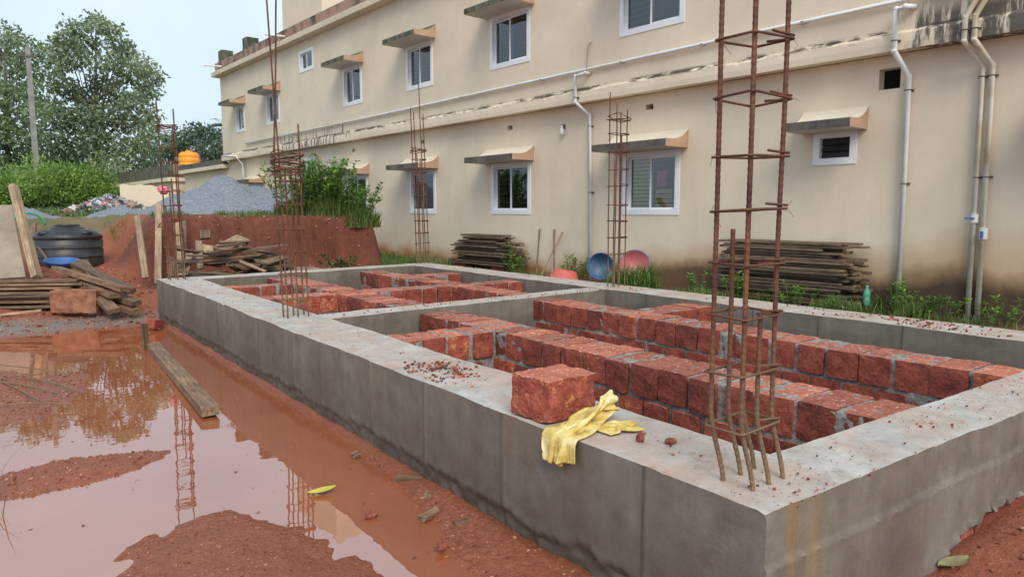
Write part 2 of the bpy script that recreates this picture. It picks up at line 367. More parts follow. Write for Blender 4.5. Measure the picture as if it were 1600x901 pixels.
M['ply'] = simple('plywood', (.20, .165, .12), (.36, .31, .235), 1.6, .75, .15, detail=7)
M['rust'] = mat_rust()
M['wire'] = simple('thin_wire', (.05, .035, .03), (.1, .06, .05), 5, .6, 0)
M['leaf'] = tinted('tree_leaves', .5, .35); M['grass'] = tinted('grass_blades', .55, .3)
M['bark'] = simple('bark', (.05, .045, .035), (.13, .115, .09), 5, .9, .6, .03)
M['aggregate'] = simple('grey_aggregate', (.11, .125, .15), (.29, .325, .38), 14, .9, .9, .05, detail=8, lo=.25, hi=.75)
M['stone'] = simple('grey_stone', (.13, .12, .115), (.28, .26, .25), 10, .85, .5, rnd=True)
M['redstone'] = simple('red_stone', (.13, .03, .018), (.32, .09, .055), 30, .8, .6)
M['pole'] = simple('pole_concrete', (.20, .195, .185), (.31, .30, .285), 4, .85, .2)
M['black_plastic'] = simple('black_plastic', (.015, .017, .019), (.038, .040, .043), 3, .42, .1, .005)
M['tubred'] = simple('red_plastic', (.50, .085, .075), (.62, .14, .12), 6, .5, .1)
M['tubblue'] = simple('tub_blue_plastic', (.045, .10, .20), (.09, .16, .27), 6, .5, .1)
M['tubpink'] = simple('pink_plastic', (.48, .13, .15), (.60, .22, .22), 6, .5, .1)
M['orange'] = simple('orange_plastic', (.75, .26, .015), (.85, .36, .03), 3, .45, .05)
M['bottle'] = simple('green_bottle', (.06, .30, .19), (.13, .42, .30), 5, .2, .05)
M['hose'] = simple('green_hose', (.04, .24, .14), (.07, .32, .19), 5, .5, 0)
M['bag_blue'] = simple('blue_bag', (.07, .26, .55), (.14, .38, .70), 9, .5, .5)
M['bag_pink'] = simple('pink_cloth', (.62, .10, .18), (.75, .25, .32), 9, .7, .4)
M['rubbish'] = tinted('rubbish_bits', .6)
M['tarp'] = simple('grey_tarp', (.22, .225, .215), (.36, .36, .34), 6, .6, .3)
def mat_sack():
    m, t, b, L = newmat('woven_sack'); v = vec(t); n = noi(t, v, 9, 6, .65)
    c = ramp(t, [(.30, (.20, .12, .04)), (.41, (.54, .38, .10)), (.52, (.72, .56, .19)), (.66, (.86, .78, .48))], n)  # cream highlights and yellow-brown fold shading put into the colour, plus brown dirt
    w = N(t, 'ShaderNodeTexWave'); w.inputs['Scale'].default_value = 90; L.new(v, w.inputs['Vector'])
    L.new(c, b.inputs['Base Color']); b.inputs['Roughness'].default_value = .8; b.inputs['Specular IOR Level'].default_value = .2; bump(t, b, math2(t, 'ADD', n, math2(t, 'MULTIPLY', w.outputs['Fac'], .15)), .5, .008); return m
M['sack'] = mat_sack()

# ------------------------------------------------------------------ ground
def puddle(x, y):
    wx, wy = .22*nse(x*1.3, y*1.3, 41), .22*nse(x*1.3, y*1.3, 47)
    def ell(cx, cy, rx, ry, rot=0):
        dx, dy = x-cx+wx, y-cy+wy; c, s = math.cos(rot), math.sin(rot); u = (dx*c+dy*s)/rx; w = (-dx*s+dy*c)/ry
        return 1-math.sqrt(u*u+w*w)
    n = nse(x*1.7, y*1.7, 3)*.30 + nse(x*5, y*5, 9)*.17 + nse(x*14, y*14, 5)*.16
    k = max(ell(-.25, 7.3, 1.05, 1.15), ell(.38, 4.78, .66, .26, .2), ell(.66, 2.72, .64, .92), ell(-1.6, 4.8, 1.2, .6))
    edge = lerp([0, 1.5, 2.5, 3.2, 4.2, 5.0, 9, 11], [1.25, 1.35, 1.56, 1.70, 1.86, 1.93, 1.95, 1.95], y)
    d = (x-edge)/.30
    k = max(k*1.4, d)
    k = max(k, (1.0-y)/.6, (y-10.5-.16*nse(x*2, 1))/.7, (-x-2.6)/1.0)
    return max(-1, min(1.2, k+n))
def ground_z(x, y):
    fx = 1.92
    if x < fx+.1 and y < 10.9:
        z = -.035+.062*sstep(-.6, 1.1, puddle(x, y))*1.3
        z += .006*nse(x*9, y*9, 2)+.004*nse(x*25, y*25, 7)
    else:
        z = .03
    if y > 10.3:
        left = lerp([10.3, 11.4, 12.5, 13.4, 15.2, 16.6, 19.5, 26, 60, 500], [.02, .05, .10, .28, .54, .70, 1.36, 1.47, 1.6, 2.0], y)
        yb = 14.15+.25*nse(x*.9, 4)+.1*nse(x*3, 8)
        bank = lerp([11.0, yb-.5, yb-.14, yb+.10, yb+.3, 30, 60, 500], [.12, .26, .45, 1.38, 1.45, 1.49, 1.6, 2.0], y)
        w = sstep(1.95, 2.7, x+.2*nse(y*1.3, 2))
        zz = left*(1-w)+bank*w
        gap = sstep(6.75, 7.25, x+.15*nse(y*2, 5))*(1-sstep(30, 36, y))*(1-sstep(12.5, 13, x)*0)
        zz = zz*(1-gap)+.27*gap
        zz += (.05*nse(x*1.2, y*1.2, 1)+.035*nse(x*4, y*4, 6)+.02*nse(x*11, y*11, 8))*sstep(10.6, 11.6, y)
        z = z*(1-sstep(10.3, 10.9, y))+zz*sstep(10.3, 10.9, y)
    if x > 1.9 and y <= 10.3:
        if x < 6.3: z = .03+.02*nse(x*3, y*3) if y > 1.2 else lerp([1.9, 3.0, 4.5], [.02, .07, .12], x)+.03*nse(x*4, y*4)+.012*nse(x*15, y*15)
    if x > 6.2 and y < 13:
        z = max(z, 0)+(.27-max(z, 0))*sstep(6.25, 6.6, x)+.02*nse(x*3, y*3, 3)
    return z
def axis(segs):
    out = []
    for a, b, st in segs:
        n = max(1, round((b-a)/st)); out += [a+(b-a)*i/n for i in range(n)]
    out.append(segs[-1][1]); return out
xs = axis([(-600, -60, 90), (-60, -12, 8), (-12, -4, 1), (-4, -.8, .12), (-.8, 2.1, .035), (2.1, 8.0, .085), (8.0, 10, .25), (10, 20, 1.5), (20, 80, 10), (80, 600, 90)])
ys = axis([(-100, -10, 15), (-10, 0, 1), (0, 1.2, .12), (1.2, 6, .035), (6, 11.2, .05), (11.2, 15.2, .07), (15.2, 22, .14), (22, 40, .8), (40, 100, 8), (100, 900, 100)])
gb = MB(); zone = []
for y in ys:
    for x in xs: gb.v.append((x, y, ground_z(x, y)))
nx = len(xs)
for j in range(len(ys)-1):
    for i in range(nx-1):
        a = j*nx+i; gb.f.append((a, a+1, a+1+nx, a+nx)); gb.c.append(None)
gme = gb.mesh('ground', M['ground'], True)
za = gme.color_attributes.new('zone', 'FLOAT_COLOR', 'POINT'); buf = []
for (x, y, z) in gb.v:
    nn = nse(x*1.5, y*1.5, 11)
    grey = sstep(10.3, 10.9, y+nn*.4)*(1-sstep(11.2, 11.9, y+nn*.5))*(1-sstep(1.6, 2.1, x)) * sstep(-.45, .0, nse(x*3, y*3, 2)+.25)
    soil = sstep(6.5, 6.9, x)*(1-sstep(13.5, 14.5, y)*(1-sstep(6.7, 7.3, x)))
    soil = max(soil, (sstep(2.0, 2.4, x)*.75 if (y < 10.9 and y > 1.3 and x < 6.4) else 0))
    farz = sstep(16.6, 19.5, y+nn*1.5)*(1-soil)
    buf += [grey, soil*(.8+.2*nn), farz, .85*sstep(12.6, 13.6, y+nn*.3)*(1-sstep(15.2, 16.5, y))*sstep(1.7, 2.6, x+nn*.3)*(1-sstep(6.9, 7.3, x))]
za.data.foreach_set('color', buf)
tag(link('ground', gme), kind='structure')
wb = MB(); wb.grid(lambda u, v: (-5+6.94*u, .6+10.6*v, 0), 8, 12)
tag(wb.build('puddle_water', M['water'], smooth=True), kind='structure')

fb = MB(); random.seed(91)
for _ in range(260):
    x, y = random.uniform(-.6, 1.85), random.uniform(2.2, 10.2)
    if ground_z(x, y) > -.006: continue
    r = random.choice((.004, .006, .008, .014)); a = random.uniform(0, 3.1); dx, dy = math.cos(a)*r, math.sin(a)*r; q = random.uniform(.25, .7)
    fb.quad((x-dx, y-dy, .003), (x+dy*q, y-dx*q, .004), (x+dx, y+dy, .003), (x-dy*q, y+dx*q, .005), random.choice(((.30, .20, .12), (.16, .09, .05), (.42, .33, .22), (.10, .06, .04))))
tag(fb.build('floating_litter', tinted('litter', .7), colors=True), 'tiny twigs and leaf bits floating on the puddle', 'litter', kind='stuff')
# pebbles and grit on the mud
pb = MB()
def scatter_pebbles(cnt, fx, fy, rmin, rmax, cond=lambda x, y, z: True):
    for _ in range(cnt):
        x, y = fx(), fy(); z = ground_z(x, y)
        if not cond(x, y, z): continue
        r = random.uniform(rmin, rmax)*random.choice((.6, .8, 1, 1.3)); c = random.choice(((.24, .075, .04), (.33, .125, .07), (.18, .055, .03), (.40, .22, .14), (.26, .10, .06)))
        pb.blob((x, y, z+r*.3), r, 5, 3, .3, (1, random.uniform(.6, 1), .6), c)
U = random.uniform
scatter_pebbles(4200, lambda: U(-.6, 1.5), lambda: U(1.9, 3.8), .002, .006, lambda x, y, z: z > .004)
scatter_pebbles(1800, lambda: U(-.5, 1.2), lambda: U(4.3, 5.2), .003, .009, lambda x, y, z: z > .002)
scatter_pebbles(1800, lambda: U(-.6, 1.1), lambda: U(6.2, 8.6), .004, .011, lambda x, y, z: z > .004)
scatter_pebbles(1500, lambda: U(1.3, 1.9), lambda: U(1.2, 4.8), .002, .009, lambda x, y, z: z > -.01)
scatter_pebbles(500, lambda: U(2.0, 4.6), lambda: U(.5, 1.1), .004, .014)
scatter_pebbles(900, lambda: U(-.3, 2.0), lambda: U(10.4, 15), .008, .025)
scatter_pebbles(700, lambda: U(1.5, 7), lambda: U(12.8, 14.6), .01, .03)
tag(pb.build('gravel', tinted('pebble', .7), colors=True), 'small red pebbles and grit scattered over the mud', 'gravel', kind='stuff')

# ------------------------------------------------------------------ plinth beam (concrete)
PH = .60
def conc_disp(p, top_amp=1):
    x, y, z = p
    d = Vector((nse(x*2.1, y*2.1, z*2.1+5), nse(x*2.1+9, y*2.1, z*2.1), nse(x*1.7, y*1.7+4, z)*.9))*.007
    d += Vector((nse(x*9, y*9, z*9+5), nse(x*9+9, y*9, z*9), nse(x*7, y*7+4, z*7)))*.004
    return d
JOFF = [random.uniform(-.006, .006) for _ in range(20)]
def panel(y):
    k = sum(1 for j in JOINTS if y > j); d = min([abs(y-j) for j in JOINTS]); return JOFF[k]-(.006 if d < .011 else 0)
def beam(name, parent, o0, o1, i0, i1, z0=0.0, z1=PH, step=.03, faces='oti', extra=None, ends=''):
    """o0-o1 the outer line, i0-i1 the inner line in plan"""
    o0, o1, i0, i1 = [Vector((*p, 0)) for p in (o0, o1, i0, i1)]
    n = max(4, int((o1-o0).length/step)); nh = max(3, int((z1-z0)/step)); nw = max(4, int((i0-o0).length/step)); mb = MB()
    def fin(p, face):
        q = Vector(p)+conc_disp(p)
        if extra: q = extra(q, p, face)
        return q
    if 'o' in faces: mb.grid(lambda u, v: fin(tuple(o0.lerp(o1, u)+Vector((0, 0, z0+(z1-z0)*v))), 'o'), n, nh)
    if 't' in faces: mb.grid(lambda u, v: fin(tuple(o0.lerp(o1, u).lerp(i0.lerp(i1, u), v)+Vector((0, 0, z1))), 't'), n, nw)
    if 'i' in faces: mb.grid(lambda u, v: fin(tuple(i0.lerp(i1, u)+Vector((0, 0, z1+(z0-z1)*v))), 'i'), n, nh)
    if 's' in ends: mb.grid(lambda u, v: fin(tuple(i0.lerp(o0, u)+Vector((0, 0, z0+(z1-z0)*v))), 's'), nw, nh)
    if 'e' in ends: mb.grid(lambda u, v: fin(tuple(o1.lerp(i1, u)+Vector((0, 0, z0+(z1-z0)*v))), 'e'), nw, nh)
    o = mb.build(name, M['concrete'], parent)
    bm = bmesh.new(); bm.from_mesh(o.data); bmesh.ops.remove_doubles(bm, verts=bm.verts, dist=.0015)
    bmesh.ops.recalc_face_normals(bm, faces=bm.faces); bm.to_mesh(o.data); bm.free()
    o.data.polygons.foreach_set('use_smooth', [True]*len(o.data.polygons)); o.data.set_sharp_from_angle(angle=R(38))
    return o
plinth = thing('plinth_beam', 'long grey concrete plinth beam framing the red block walls beside the puddle', 'foundation')
def near_y(x): return 1.20-.0385*(x-1.92)
def wet_extra(q, p, face):
    x, y, z = p
    wx = max(0, 1-(x-1.92)/.06); wy = max(0, 1-(y-near_y(x))/.06)
    q.x += panel(y)*wx; q.y += (.004 if z > .41 else -.004)*wy
    if z > PH-.001: q.z += .008*nse(x*.9, y*1.1, 2)
    ez = max(0, 1-(PH-z)/.035)
    if ez:
        ch = max(0, nse(y*5, 3)+.8*nse(y*15, 7)+.5*nse(y*38, 2)-.30)*max(0, 1-(x-1.92)/.035)*ez; q.z -= .022*ch; q.x += .016*ch
        ch = max(0, nse(x*5, 13)+.8*nse(x*15, 17)+.5*nse(x*38, 12)-.25)*max(0, 1-(y-near_y(x))/.035)*ez; q.z -= .022*ch; q.y += .016*ch
    if face == 'o' and abs(x-1.92) < .001 and y > 1.21:
        lim = .12+.05*nse(y*2.3, 3)+.035*nse(y*9, 5)+.02*nse(y*24, 1); k = 1-sstep(lim-.03, lim+.012, z)
        q.x += k*sstep(1.2, 1.35, y)*(.022+.02*nse(y*18, z*18, 2)); q.x -= .014*max(0, nse(y*22, z*9)+.2)*math.exp(-((z-lim-.02)/.02)**2)
    if face == 'o' and abs(y-near_y(x)) < .001 and x > 1.93:
        q.y -= .005*max(0, .35+nse(x*21, 3)+.6*nse(x*60, 8))*math.exp(-((z-.41)/.008)**2)
        lim = .22+.05*nse(x*3, 3)+.04*nse(x*11, 5)+.025*nse(x*27, 4)-.05-.22*(1-sstep(2.9, 3.5, x)); k = 1-sstep(lim-.03, lim+.012, z)
        q.y += k*.11; q.y -= .022*max(0, nse(x*25, z*25)+.25)*math.exp(-((z-lim-.02)/.03)**2)
    return q
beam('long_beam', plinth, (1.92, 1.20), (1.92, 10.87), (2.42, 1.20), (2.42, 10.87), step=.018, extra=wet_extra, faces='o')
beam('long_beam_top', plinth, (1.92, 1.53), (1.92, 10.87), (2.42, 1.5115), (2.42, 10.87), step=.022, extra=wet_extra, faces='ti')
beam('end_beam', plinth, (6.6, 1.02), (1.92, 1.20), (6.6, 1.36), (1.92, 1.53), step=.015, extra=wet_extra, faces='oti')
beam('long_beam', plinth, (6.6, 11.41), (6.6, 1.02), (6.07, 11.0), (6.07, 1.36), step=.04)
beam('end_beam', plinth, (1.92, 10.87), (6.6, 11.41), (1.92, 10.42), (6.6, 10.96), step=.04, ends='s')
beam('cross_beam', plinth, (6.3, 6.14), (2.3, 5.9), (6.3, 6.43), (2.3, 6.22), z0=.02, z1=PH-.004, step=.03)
# red blocks under the near end of the beam
def brick_mesh(l, w, h, seed, cuts=5, amp=.0045):
    """one hewn laterite block, centred on x/y, bottom at z=0"""
    random.seed(seed); mb = MB()
    bm = bmesh.new(); bmesh.ops.create_cube(bm, size=1)
    bmesh.ops.subdivide_edges(bm, edges=bm.edges[:], cuts=cuts, use_grid_fill=True)
    so = seed*7.3
    for v in bm.verts:
        c = v.co; e = sorted(abs(k) for k in c)
        rnd = .0
        if e[1] > .48: rnd = .002
        if e[0] > .48: rnd = .006
        p = Vector((c.x*l, c.y*w, (c.z+.5)*h)); nrm = c.normalized()
        p -= Vector((c.x, c.y, c.z)).normalized()*rnd*random.uniform(.4, 1.5)
        p += Vector((nse(p.x*12+so, p.y*12, p.z*12), nse(p.x*12, p.y*12+so, p.z*12), nse(p.x*12, p.y*12, p.z*12+so)))*amp*1.6
        p += Vector((random.uniform(-1, 1), random.uniform(-1, 1), random.uniform(-1, 1)))*amp*.28
        v.co = p
    me = bpy.data.meshes.new('laterite_block'); bm.to_mesh(me); bm.free(); me.materials.append(M['laterite']); return me
BV = [brick_mesh(.40, .195, .205, s) for s in range(6)]
ub = thing('laterite_footing', 'rough red laterite blocks showing under the near concrete beam', 'footing')
k = 0
for x in (2.98, 3.36, 3.74, 4.12, 4.5, 4.9):
    link('brick', BV[k % 6], ub, (x, 1.20-.038*(x-1.92)+.118, .06), (0, 0, U(-.03, .03)-.04)); k += 1
fm = MB(); fm.grid(lambda u, v: (2.7+3.9*u, 1.20-.038*(.78+3.9*u)+.045+.01*nse(u*40, v*6), .30*v), 120, 8); fm.build('mortar', M['mortar'], ub)

# ------------------------------------------------------------------ laterite walls
random.seed(5)
def laterite_wall(label, x0, y0, x1, y1, wid, courses=2, top=.56, pitch=.236):
    """run of blocks laid across the wall from (x0,y0) to (x1,y1) along its centre line"""
    t = thing('laterite_wall', label, 'block wall', (x0, y0, 0), math.atan2(y1-y0, x1-x0), 'red laterite block walls inside the plinth')
    Lg = math.hypot(x1-x0, y1-y0); n = max(1, int(round(Lg/pitch))); st = Lg/n; hb = .205
    for cidx in range(courses):
        zt = top-cidx*(hb+.025); off = 0 if cidx == 0 else st*.5
        for i in range(n if cidx == 0 else n-1):
            xx = st*(i+.5)+off; b = link('brick', BV[random.randrange(6)], t, (xx+U(-.006, .006), U(-.014, .014)-(0 if cidx == 0 else 0), zt-hb+U(-.004, .004)),
                (U(-.008, .008), U(-.012, .012), math.pi/2+U(-.022, .022)+(math.pi if random.random() < .5 else 0)))
            b.scale = (wid/.40, (st-.008-random.choice((0, .006, .012, .022, .034)))/.195, 1)
    # mortar bedding between and on the blocks
    mb = MB(); w2 = wid/2-.014
    def core(u, v):
        a = v*4; x = -.02+u*(Lg+.04)
        if a < 1: p = (x, -w2, .02+(top-.02)*a)
        elif a < 3: p = (x, -w2+2*w2*(a-1)/2, top)
        else: p = (x, w2, top-(top-.02)*(a-3))
        q = Vector(p); k = nse(x*13, p[1]*13, p[2]*13+x0); k2 = nse(x*40+y0, p[1]*40, p[2]*40)
        q.y += (k*.007+k2*.005)*(1 if abs(p[1]) > w2*.9 else 0); q.z += (-.005+k*.009+k2*.006) if p[2] > top-.01 else 0
        return q
    mb.grid(core, max(8, int(Lg/.025)), 48, True)
    m = mb.build('mortar', M['mortar'], t, True)
    return t
NEAR = 'in the near bay'; 
laterite_wall('long red laterite wall in the near bay, behind the loose block and tall rebar', 3.55, 5.92, 3.55, 1.50, .40)
laterite_wall('long red laterite wall in the near bay, nearer the building', 5.06, 6.12, 5.04, 1.44, .37)
laterite_wall('short red cross wall from the puddle-side beam in the near bay', 2.42, 4.84, 3.34, 4.84, .36)
laterite_wall('short red cross wall from the building-side beam in the near bay', 5.26, 4.70, 6.07, 4.70, .36)
laterite_wall('long red laterite wall in the far bay, nearer the puddle', 3.58, 10.55, 3.58, 6.24, .42)
laterite_wall('long red laterite wall in the far bay, nearer the building', 5.15, 10.78, 5.12, 6.36, .38)
laterite_wall('farthest short red cross wall in the far bay, towards the puddle', 2.42, 9.55, 3.36, 9.55, .36)
laterite_wall('short red cross wall behind the second rebar cage from the left', 2.42, 8.10, 3.36, 8.10, .36)
laterite_wall('short red cross wall between the two long walls of the far bay', 3.80, 8.05, 4.94, 8.05, .36)
laterite_wall('short red cross wall in the far bay, nearer of two on the building side', 5.34, 7.95, 6.07, 7.95, .36)
laterite_wall('short red cross wall in the far bay, farther of two on the building side', 5.34, 9.55, 6.07, 9.55, .36)

# ------------------------------------------------------------------ building
BA = R(90+3.3)
bld = thing('apartment_building', 'cream two storey building with white windows, sunshades and stained ledge behind the foundation', 'building', (9.12, 8.23, 0), BA)
def wall_with_holes(name, s0, s1, z0, z1, out, thick, holes, mat, parent):
    """local x = along the wall, y = outwards, z = up; holes (sa, sb, za, zb)"""
    S = sorted({s0, s1, *[h[0] for h in holes], *[h[1] for h in holes]}); Z = sorted({z0, z1, *[h[2] for h in holes], *[h[3] for h in holes]})
    mb = MB(); inn = out-thick
    def hole(i, j):
        if i < 0 or j < 0 or i >= len(S)-1 or j >= len(Z)-1: return None
        cs, cz = (S[i]+S[i+1])/2, (Z[j]+Z[j+1])/2
        return any(h[0] < cs < h[1] and h[2] < cz < h[3] for h in holes)
    for i in range(len(S)-1):
        for j in range(len(Z)-1):
            if hole(i, j): continue
            a, b, c, d = S[i], S[i+1], Z[j], Z[j+1]
            mb.quad((b, out, c), (a, out, c), (a, out, d), (b, out, d))
            if hole(i+1, j): mb.quad((b, inn, c), (b, out, c), (b, out, d), (b, inn, d))
            if hole(i-1, j): mb.quad((a, out, c), (a, inn, c), (a, inn, d), (a, out, d))
            if hole(i, j+1): mb.quad((a, inn, d), (b, inn, d), (b, out, d), (a, out, d))
            if hole(i, j-1): mb.quad((a, out, c), (b, out, c), (b, inn, c), (a, inn, c))
    return mb.build(name, mat, parent)
UO = .20
LW = [(6.42, 7.52), (3.01, 4.22), (-.64, .49)]
low_holes = [(a, b, 1.53, 2.54) for a, b in LW] + [(-3.46, -2.94, 2.22, 2.60), (-3.99, -3.73, 3.10, 3.36), (9.75, 10.9, 1.53, 2.54), (12.85, 13.8, 2.2, 3.2), (17.3, 18.5, 1.53, 2.54)]
VENTS = [(3.55, 3.24), (-.1, 3.26), (6.87, 3.20), (10.4, 3.22), (17.0, 3.2)]
low_holes += [(s, s+.16, z, z+.09) for s, z in VENTS]
UPW = [(2.82, 4.0, 4.51, 5.5), (-.80, .46, 4.53, 5.53), (6.19, 7.28, 4.50, 5.48), (9.58, 10.6, 4.49, 5.47), (15.15, 16.2, 4.50, 5.45), (18.35, 19.2, 4.50, 5.40), (12.5, 13.45, 5.83, 6.40), (-4.6, -3.4, 4.52, 5.5)]
wall_with_holes('lower_wall', -9, 20.8, 0, 3.52, 0, .16, low_holes, M['wall'], bld)
wall_with_holes('upper_wall', -9, 20.8, 3.66, 6.70, UO, .16, UPW, M['band'], bld)
mb = MB()      # ledge band with a ragged broken upper lip
def ledge(u, v):
    s = -9+29.85*u; prof = [(-.02, 3.53), (UO+.055, 3.515), (UO+.06, 3.60), (UO+.055, 3.70), (UO+.028, 3.735), (UO-.01, 3.75)]
    k = v*5; i = min(4, int(k)); f = k-i; o = prof[i][0]+(prof[i+1][0]-prof[i][0])*f; z = prof[i][1]+(prof[i+1][1]-prof[i][1])*f
    if i >= 3: z += .02*nse(s*1.3, 3)+.014*nse(s*7, 5); o += .012*nse(s*9, 2)
    return (s, o, z+.004*nse(s*2, v))
mb.grid(ledge, 700, 10); mb.build('ledge', M['band'], bld)
mb = MB(); mb.box(20.64, 20.8, -8, -.001, 0, 6.7); mb.build('end_wall', M['wall_plain'], bld)
mb = MB()
prof = [(UO-.05, 6.70), (UO+.26, 6.72), (UO+.27, 6.86), (UO+.16, 6.93), (UO-.04, 6.94)]
for (s0, s1) in ((-9, 21.02),):
    for (a, b) in zip(prof, prof[1:]): mb.quad((s0, a[0], a[1]), (s0, b[0], b[1]), (s1, b[0], b[1]), (s1, a[0], a[1]))
    mb.v += [(s1, *p) for p in prof]; mb.f.append(tuple(range(len(mb.v)-5, len(mb.v)))); mb.c.append(None)
mb.build('cornice', M['wall_plain'], bld)
mb = MB(); mb.box(-9, 20.95, UO-.02, UO+.13, 6.93, 7.22); mb.box(20.8, 20.95, -8, UO-.021, 6.93, 7.22); mb.build('parapet', M['parapet'], bld)
for s in (20.3, 17.7):
    mb = MB(); mb.box(s-.22, s+.22, UO-.3, UO+.12, 7.221, 7.62); mb.build('column_stub', M['moss'], bld)
mb = MB(); mb.box(11.9, 14.75, -3.5, UO-.05, 6.94, 8.75); mb.build('stair_tower', M['wall_plain'], bld)
mb = MB(); mb.box(-9, 20.64, -8, -.5, 6.6, 6.69); mb.build('roof_slab', M['shade_edge'], bld)
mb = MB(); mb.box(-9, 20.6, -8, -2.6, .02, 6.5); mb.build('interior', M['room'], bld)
# annex beyond the far corner
mb = MB(); mb.box(20.81, 26.8, -6, 0, 0, 3.25); mb.build('annex_wall', M['wall_plain'], bld)
mb = MB(); mb.box(20.82, 26.95, -6.1, .25, 3.252, 3.40); mb.build('annex_ledge', M['wall_plain'], bld)
mb = MB(); mb.box(20.83, 26.9, .06, .22, 3.401, 3.62); mb.build('annex_parapet', M['shade_edge'], bld)

def window(sa, sb, za, zb, out, kind=0):
    w = thing('window', None, None, (0, 0, 0)); w.parent = bld
    for k_ in ('label', 'category'):
        if k_ in w: del w[k_]
    d0, d1 = out-.10, out+.012; fwid = .055; mb = MB(); Wd = sb-sa
    mb.box(sa-.035, sb+.035, d0, d1, za-.035, za+fwid); mb.box(sa-.035, sb+.035, d0, d1, zb-fwid, zb+.03)
    mb.box(sa-.035, sa+fwid, d0, d1, za+fwid, zb-fwid); mb.box(sb-fwid, sb+.035, d0, d1, za+fwid, zb-fwid)
    mb.build('frame', M['frame'], w)
    if kind == 2:
        for i in range(3):
            z = za+fwid+.01+i*(zb-za-2*fwid)/3; mb = MB(); mb.v = [(sa+fwid, out-.05, z), (sb-fwid, out-.05, z), (sb-fwid, out-.085, z+.1), (sa+fwid, out-.085, z+.1)]; mb.f = [(0, 1, 2, 3)]; mb.c = [None]
            mb.build('louvre', M['dark_louvre'], w)
    else:
        mid = (sa+sb)/2+(.02 if kind == 0 else 0)
        for i, (a, b) in enumerate(((sa+fwid, mid+.02), (mid-.02, sb-fwid))):
            y0 = out-.03-.035*i; mb = MB(); q = .035
            mb.box(a, b, y0-.025, y0, za+fwid, za+fwid+q); mb.box(a, b, y0-.025, y0, zb-fwid-q, zb-fwid)
            mb.box(a, a+q, y0-.025, y0, za+fwid+q, zb-fwid-q); mb.box(b-q, b, y0-.025, y0, za+fwid+q, zb-fwid-q); mb.build('sash', M['frame'], w)
            mb = MB(); mb.quad((b-q, y0-.012, za+fwid+q), (a+q, y0-.012, za+fwid+q), (a+q, y0-.012, zb-fwid-q), (b-q, y0-.012, zb-fwid-q)); mb.build('pane', M['glass'], w)
        mb = MB(); n = 9
        for i in range(n):
            z = za+fwid+(i+.5)*(zb-za-2*fwid)/n; mb.box(sa, sb, out-.17, out-.155, z-.008, z+.008)
        mb.build('grille', M['grille'], w)
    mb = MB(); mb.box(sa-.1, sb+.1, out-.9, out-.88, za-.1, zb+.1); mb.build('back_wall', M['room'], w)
    return w
for a, b in LW: w3 = window(a, b, 1.53, 2.54, 0)
mb = MB()      # yellow slats behind the left pane
for i in range(13): mb.box(-.04, .42, -.13, -.115, 1.60+i*.066, 1.648+i*.066)
mb.build('blind', M['blind'], w3)
mb = MB(); mb.box(-.30, -.10, -.15, -.14, 1.98, 2.24); mb.build('pink_stand_in', M['bag_pink'], w3)  # added panel standing in for the pink that shows in the right pane
mb = MB()
for i in range(4): mb.box(-.42, -.08, -.15, -.14, 1.62+i*.08, 1.68+i*.08)  # added slats standing in for the green low in the right pane
mb.build('blind', M['blind'], w3)
window(9.75, 10.9, 1.53, 2.54, 0); window(12.85, 13.8, 2.2, 3.2, 0); window(17.3, 18.5, 1.53, 2.54, 0)
window(-3.46, -2.94, 2.22, 2.60, 0, 2)
for h in UPW: window(*h, UO)
def sunshade(sa, sb, z, out, p, moss):
    """concrete slab with a swept top: z is the underside"""
    t = link('sunshade', None, bld)
    pr = [(out-.02, z), (out+p, z), (out+p, z+.105)]
    for i in range(9):
        a = i/8; pr.append((out+p-.02-(p-.02)*a, z+.117+.185*a**3.2))
    mb = MB()
    mb.quad((sa, pr[0][0], z), (sb, pr[0][0], z), (sb, pr[1][0], z), (sa, pr[1][0], z)); mb.build('soffit', M['soffit'], t)
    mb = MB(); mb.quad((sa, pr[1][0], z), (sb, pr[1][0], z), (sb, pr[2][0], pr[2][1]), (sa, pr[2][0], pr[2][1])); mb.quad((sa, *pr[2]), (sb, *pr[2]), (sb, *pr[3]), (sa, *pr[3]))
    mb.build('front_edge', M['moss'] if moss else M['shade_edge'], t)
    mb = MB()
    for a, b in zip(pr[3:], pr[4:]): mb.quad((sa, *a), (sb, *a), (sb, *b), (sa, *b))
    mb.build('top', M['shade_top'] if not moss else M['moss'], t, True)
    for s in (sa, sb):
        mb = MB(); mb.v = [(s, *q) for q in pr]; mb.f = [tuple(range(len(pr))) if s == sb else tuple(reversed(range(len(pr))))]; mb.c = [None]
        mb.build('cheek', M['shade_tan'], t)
    return t
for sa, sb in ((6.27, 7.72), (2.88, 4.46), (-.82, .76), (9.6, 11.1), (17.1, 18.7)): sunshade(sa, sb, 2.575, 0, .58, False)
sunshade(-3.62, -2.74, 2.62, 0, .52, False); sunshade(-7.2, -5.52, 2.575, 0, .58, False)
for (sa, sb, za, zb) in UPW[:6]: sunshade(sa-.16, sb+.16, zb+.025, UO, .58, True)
def pipe(pts, r, mat, clamps=(), name='drain_pipe'):
    t = link(name, None, bld); mb = MB(); mb.tube(pts, r, 12); mb.build('tube', mat, t, True)
    for (s, o, z) in clamps:
        mb = MB(); mb.tube([(s+(r+.006)*math.cos(a), o+(r+.006)*math.sin(a), z) for a in [2*math.pi*i/12 for i in range(12)]], .006, 5, True); mb.box(s-.05, s+.05, o-.06, o-.045, z-.012, z+.012); mb.build('clamp', M['clamp'], t)
    for p in pts[1:-1]:
        mb = MB(); mb.blob(p, r*1.10, 12, 8, 0); mb.build('elbow', mat, t, True)
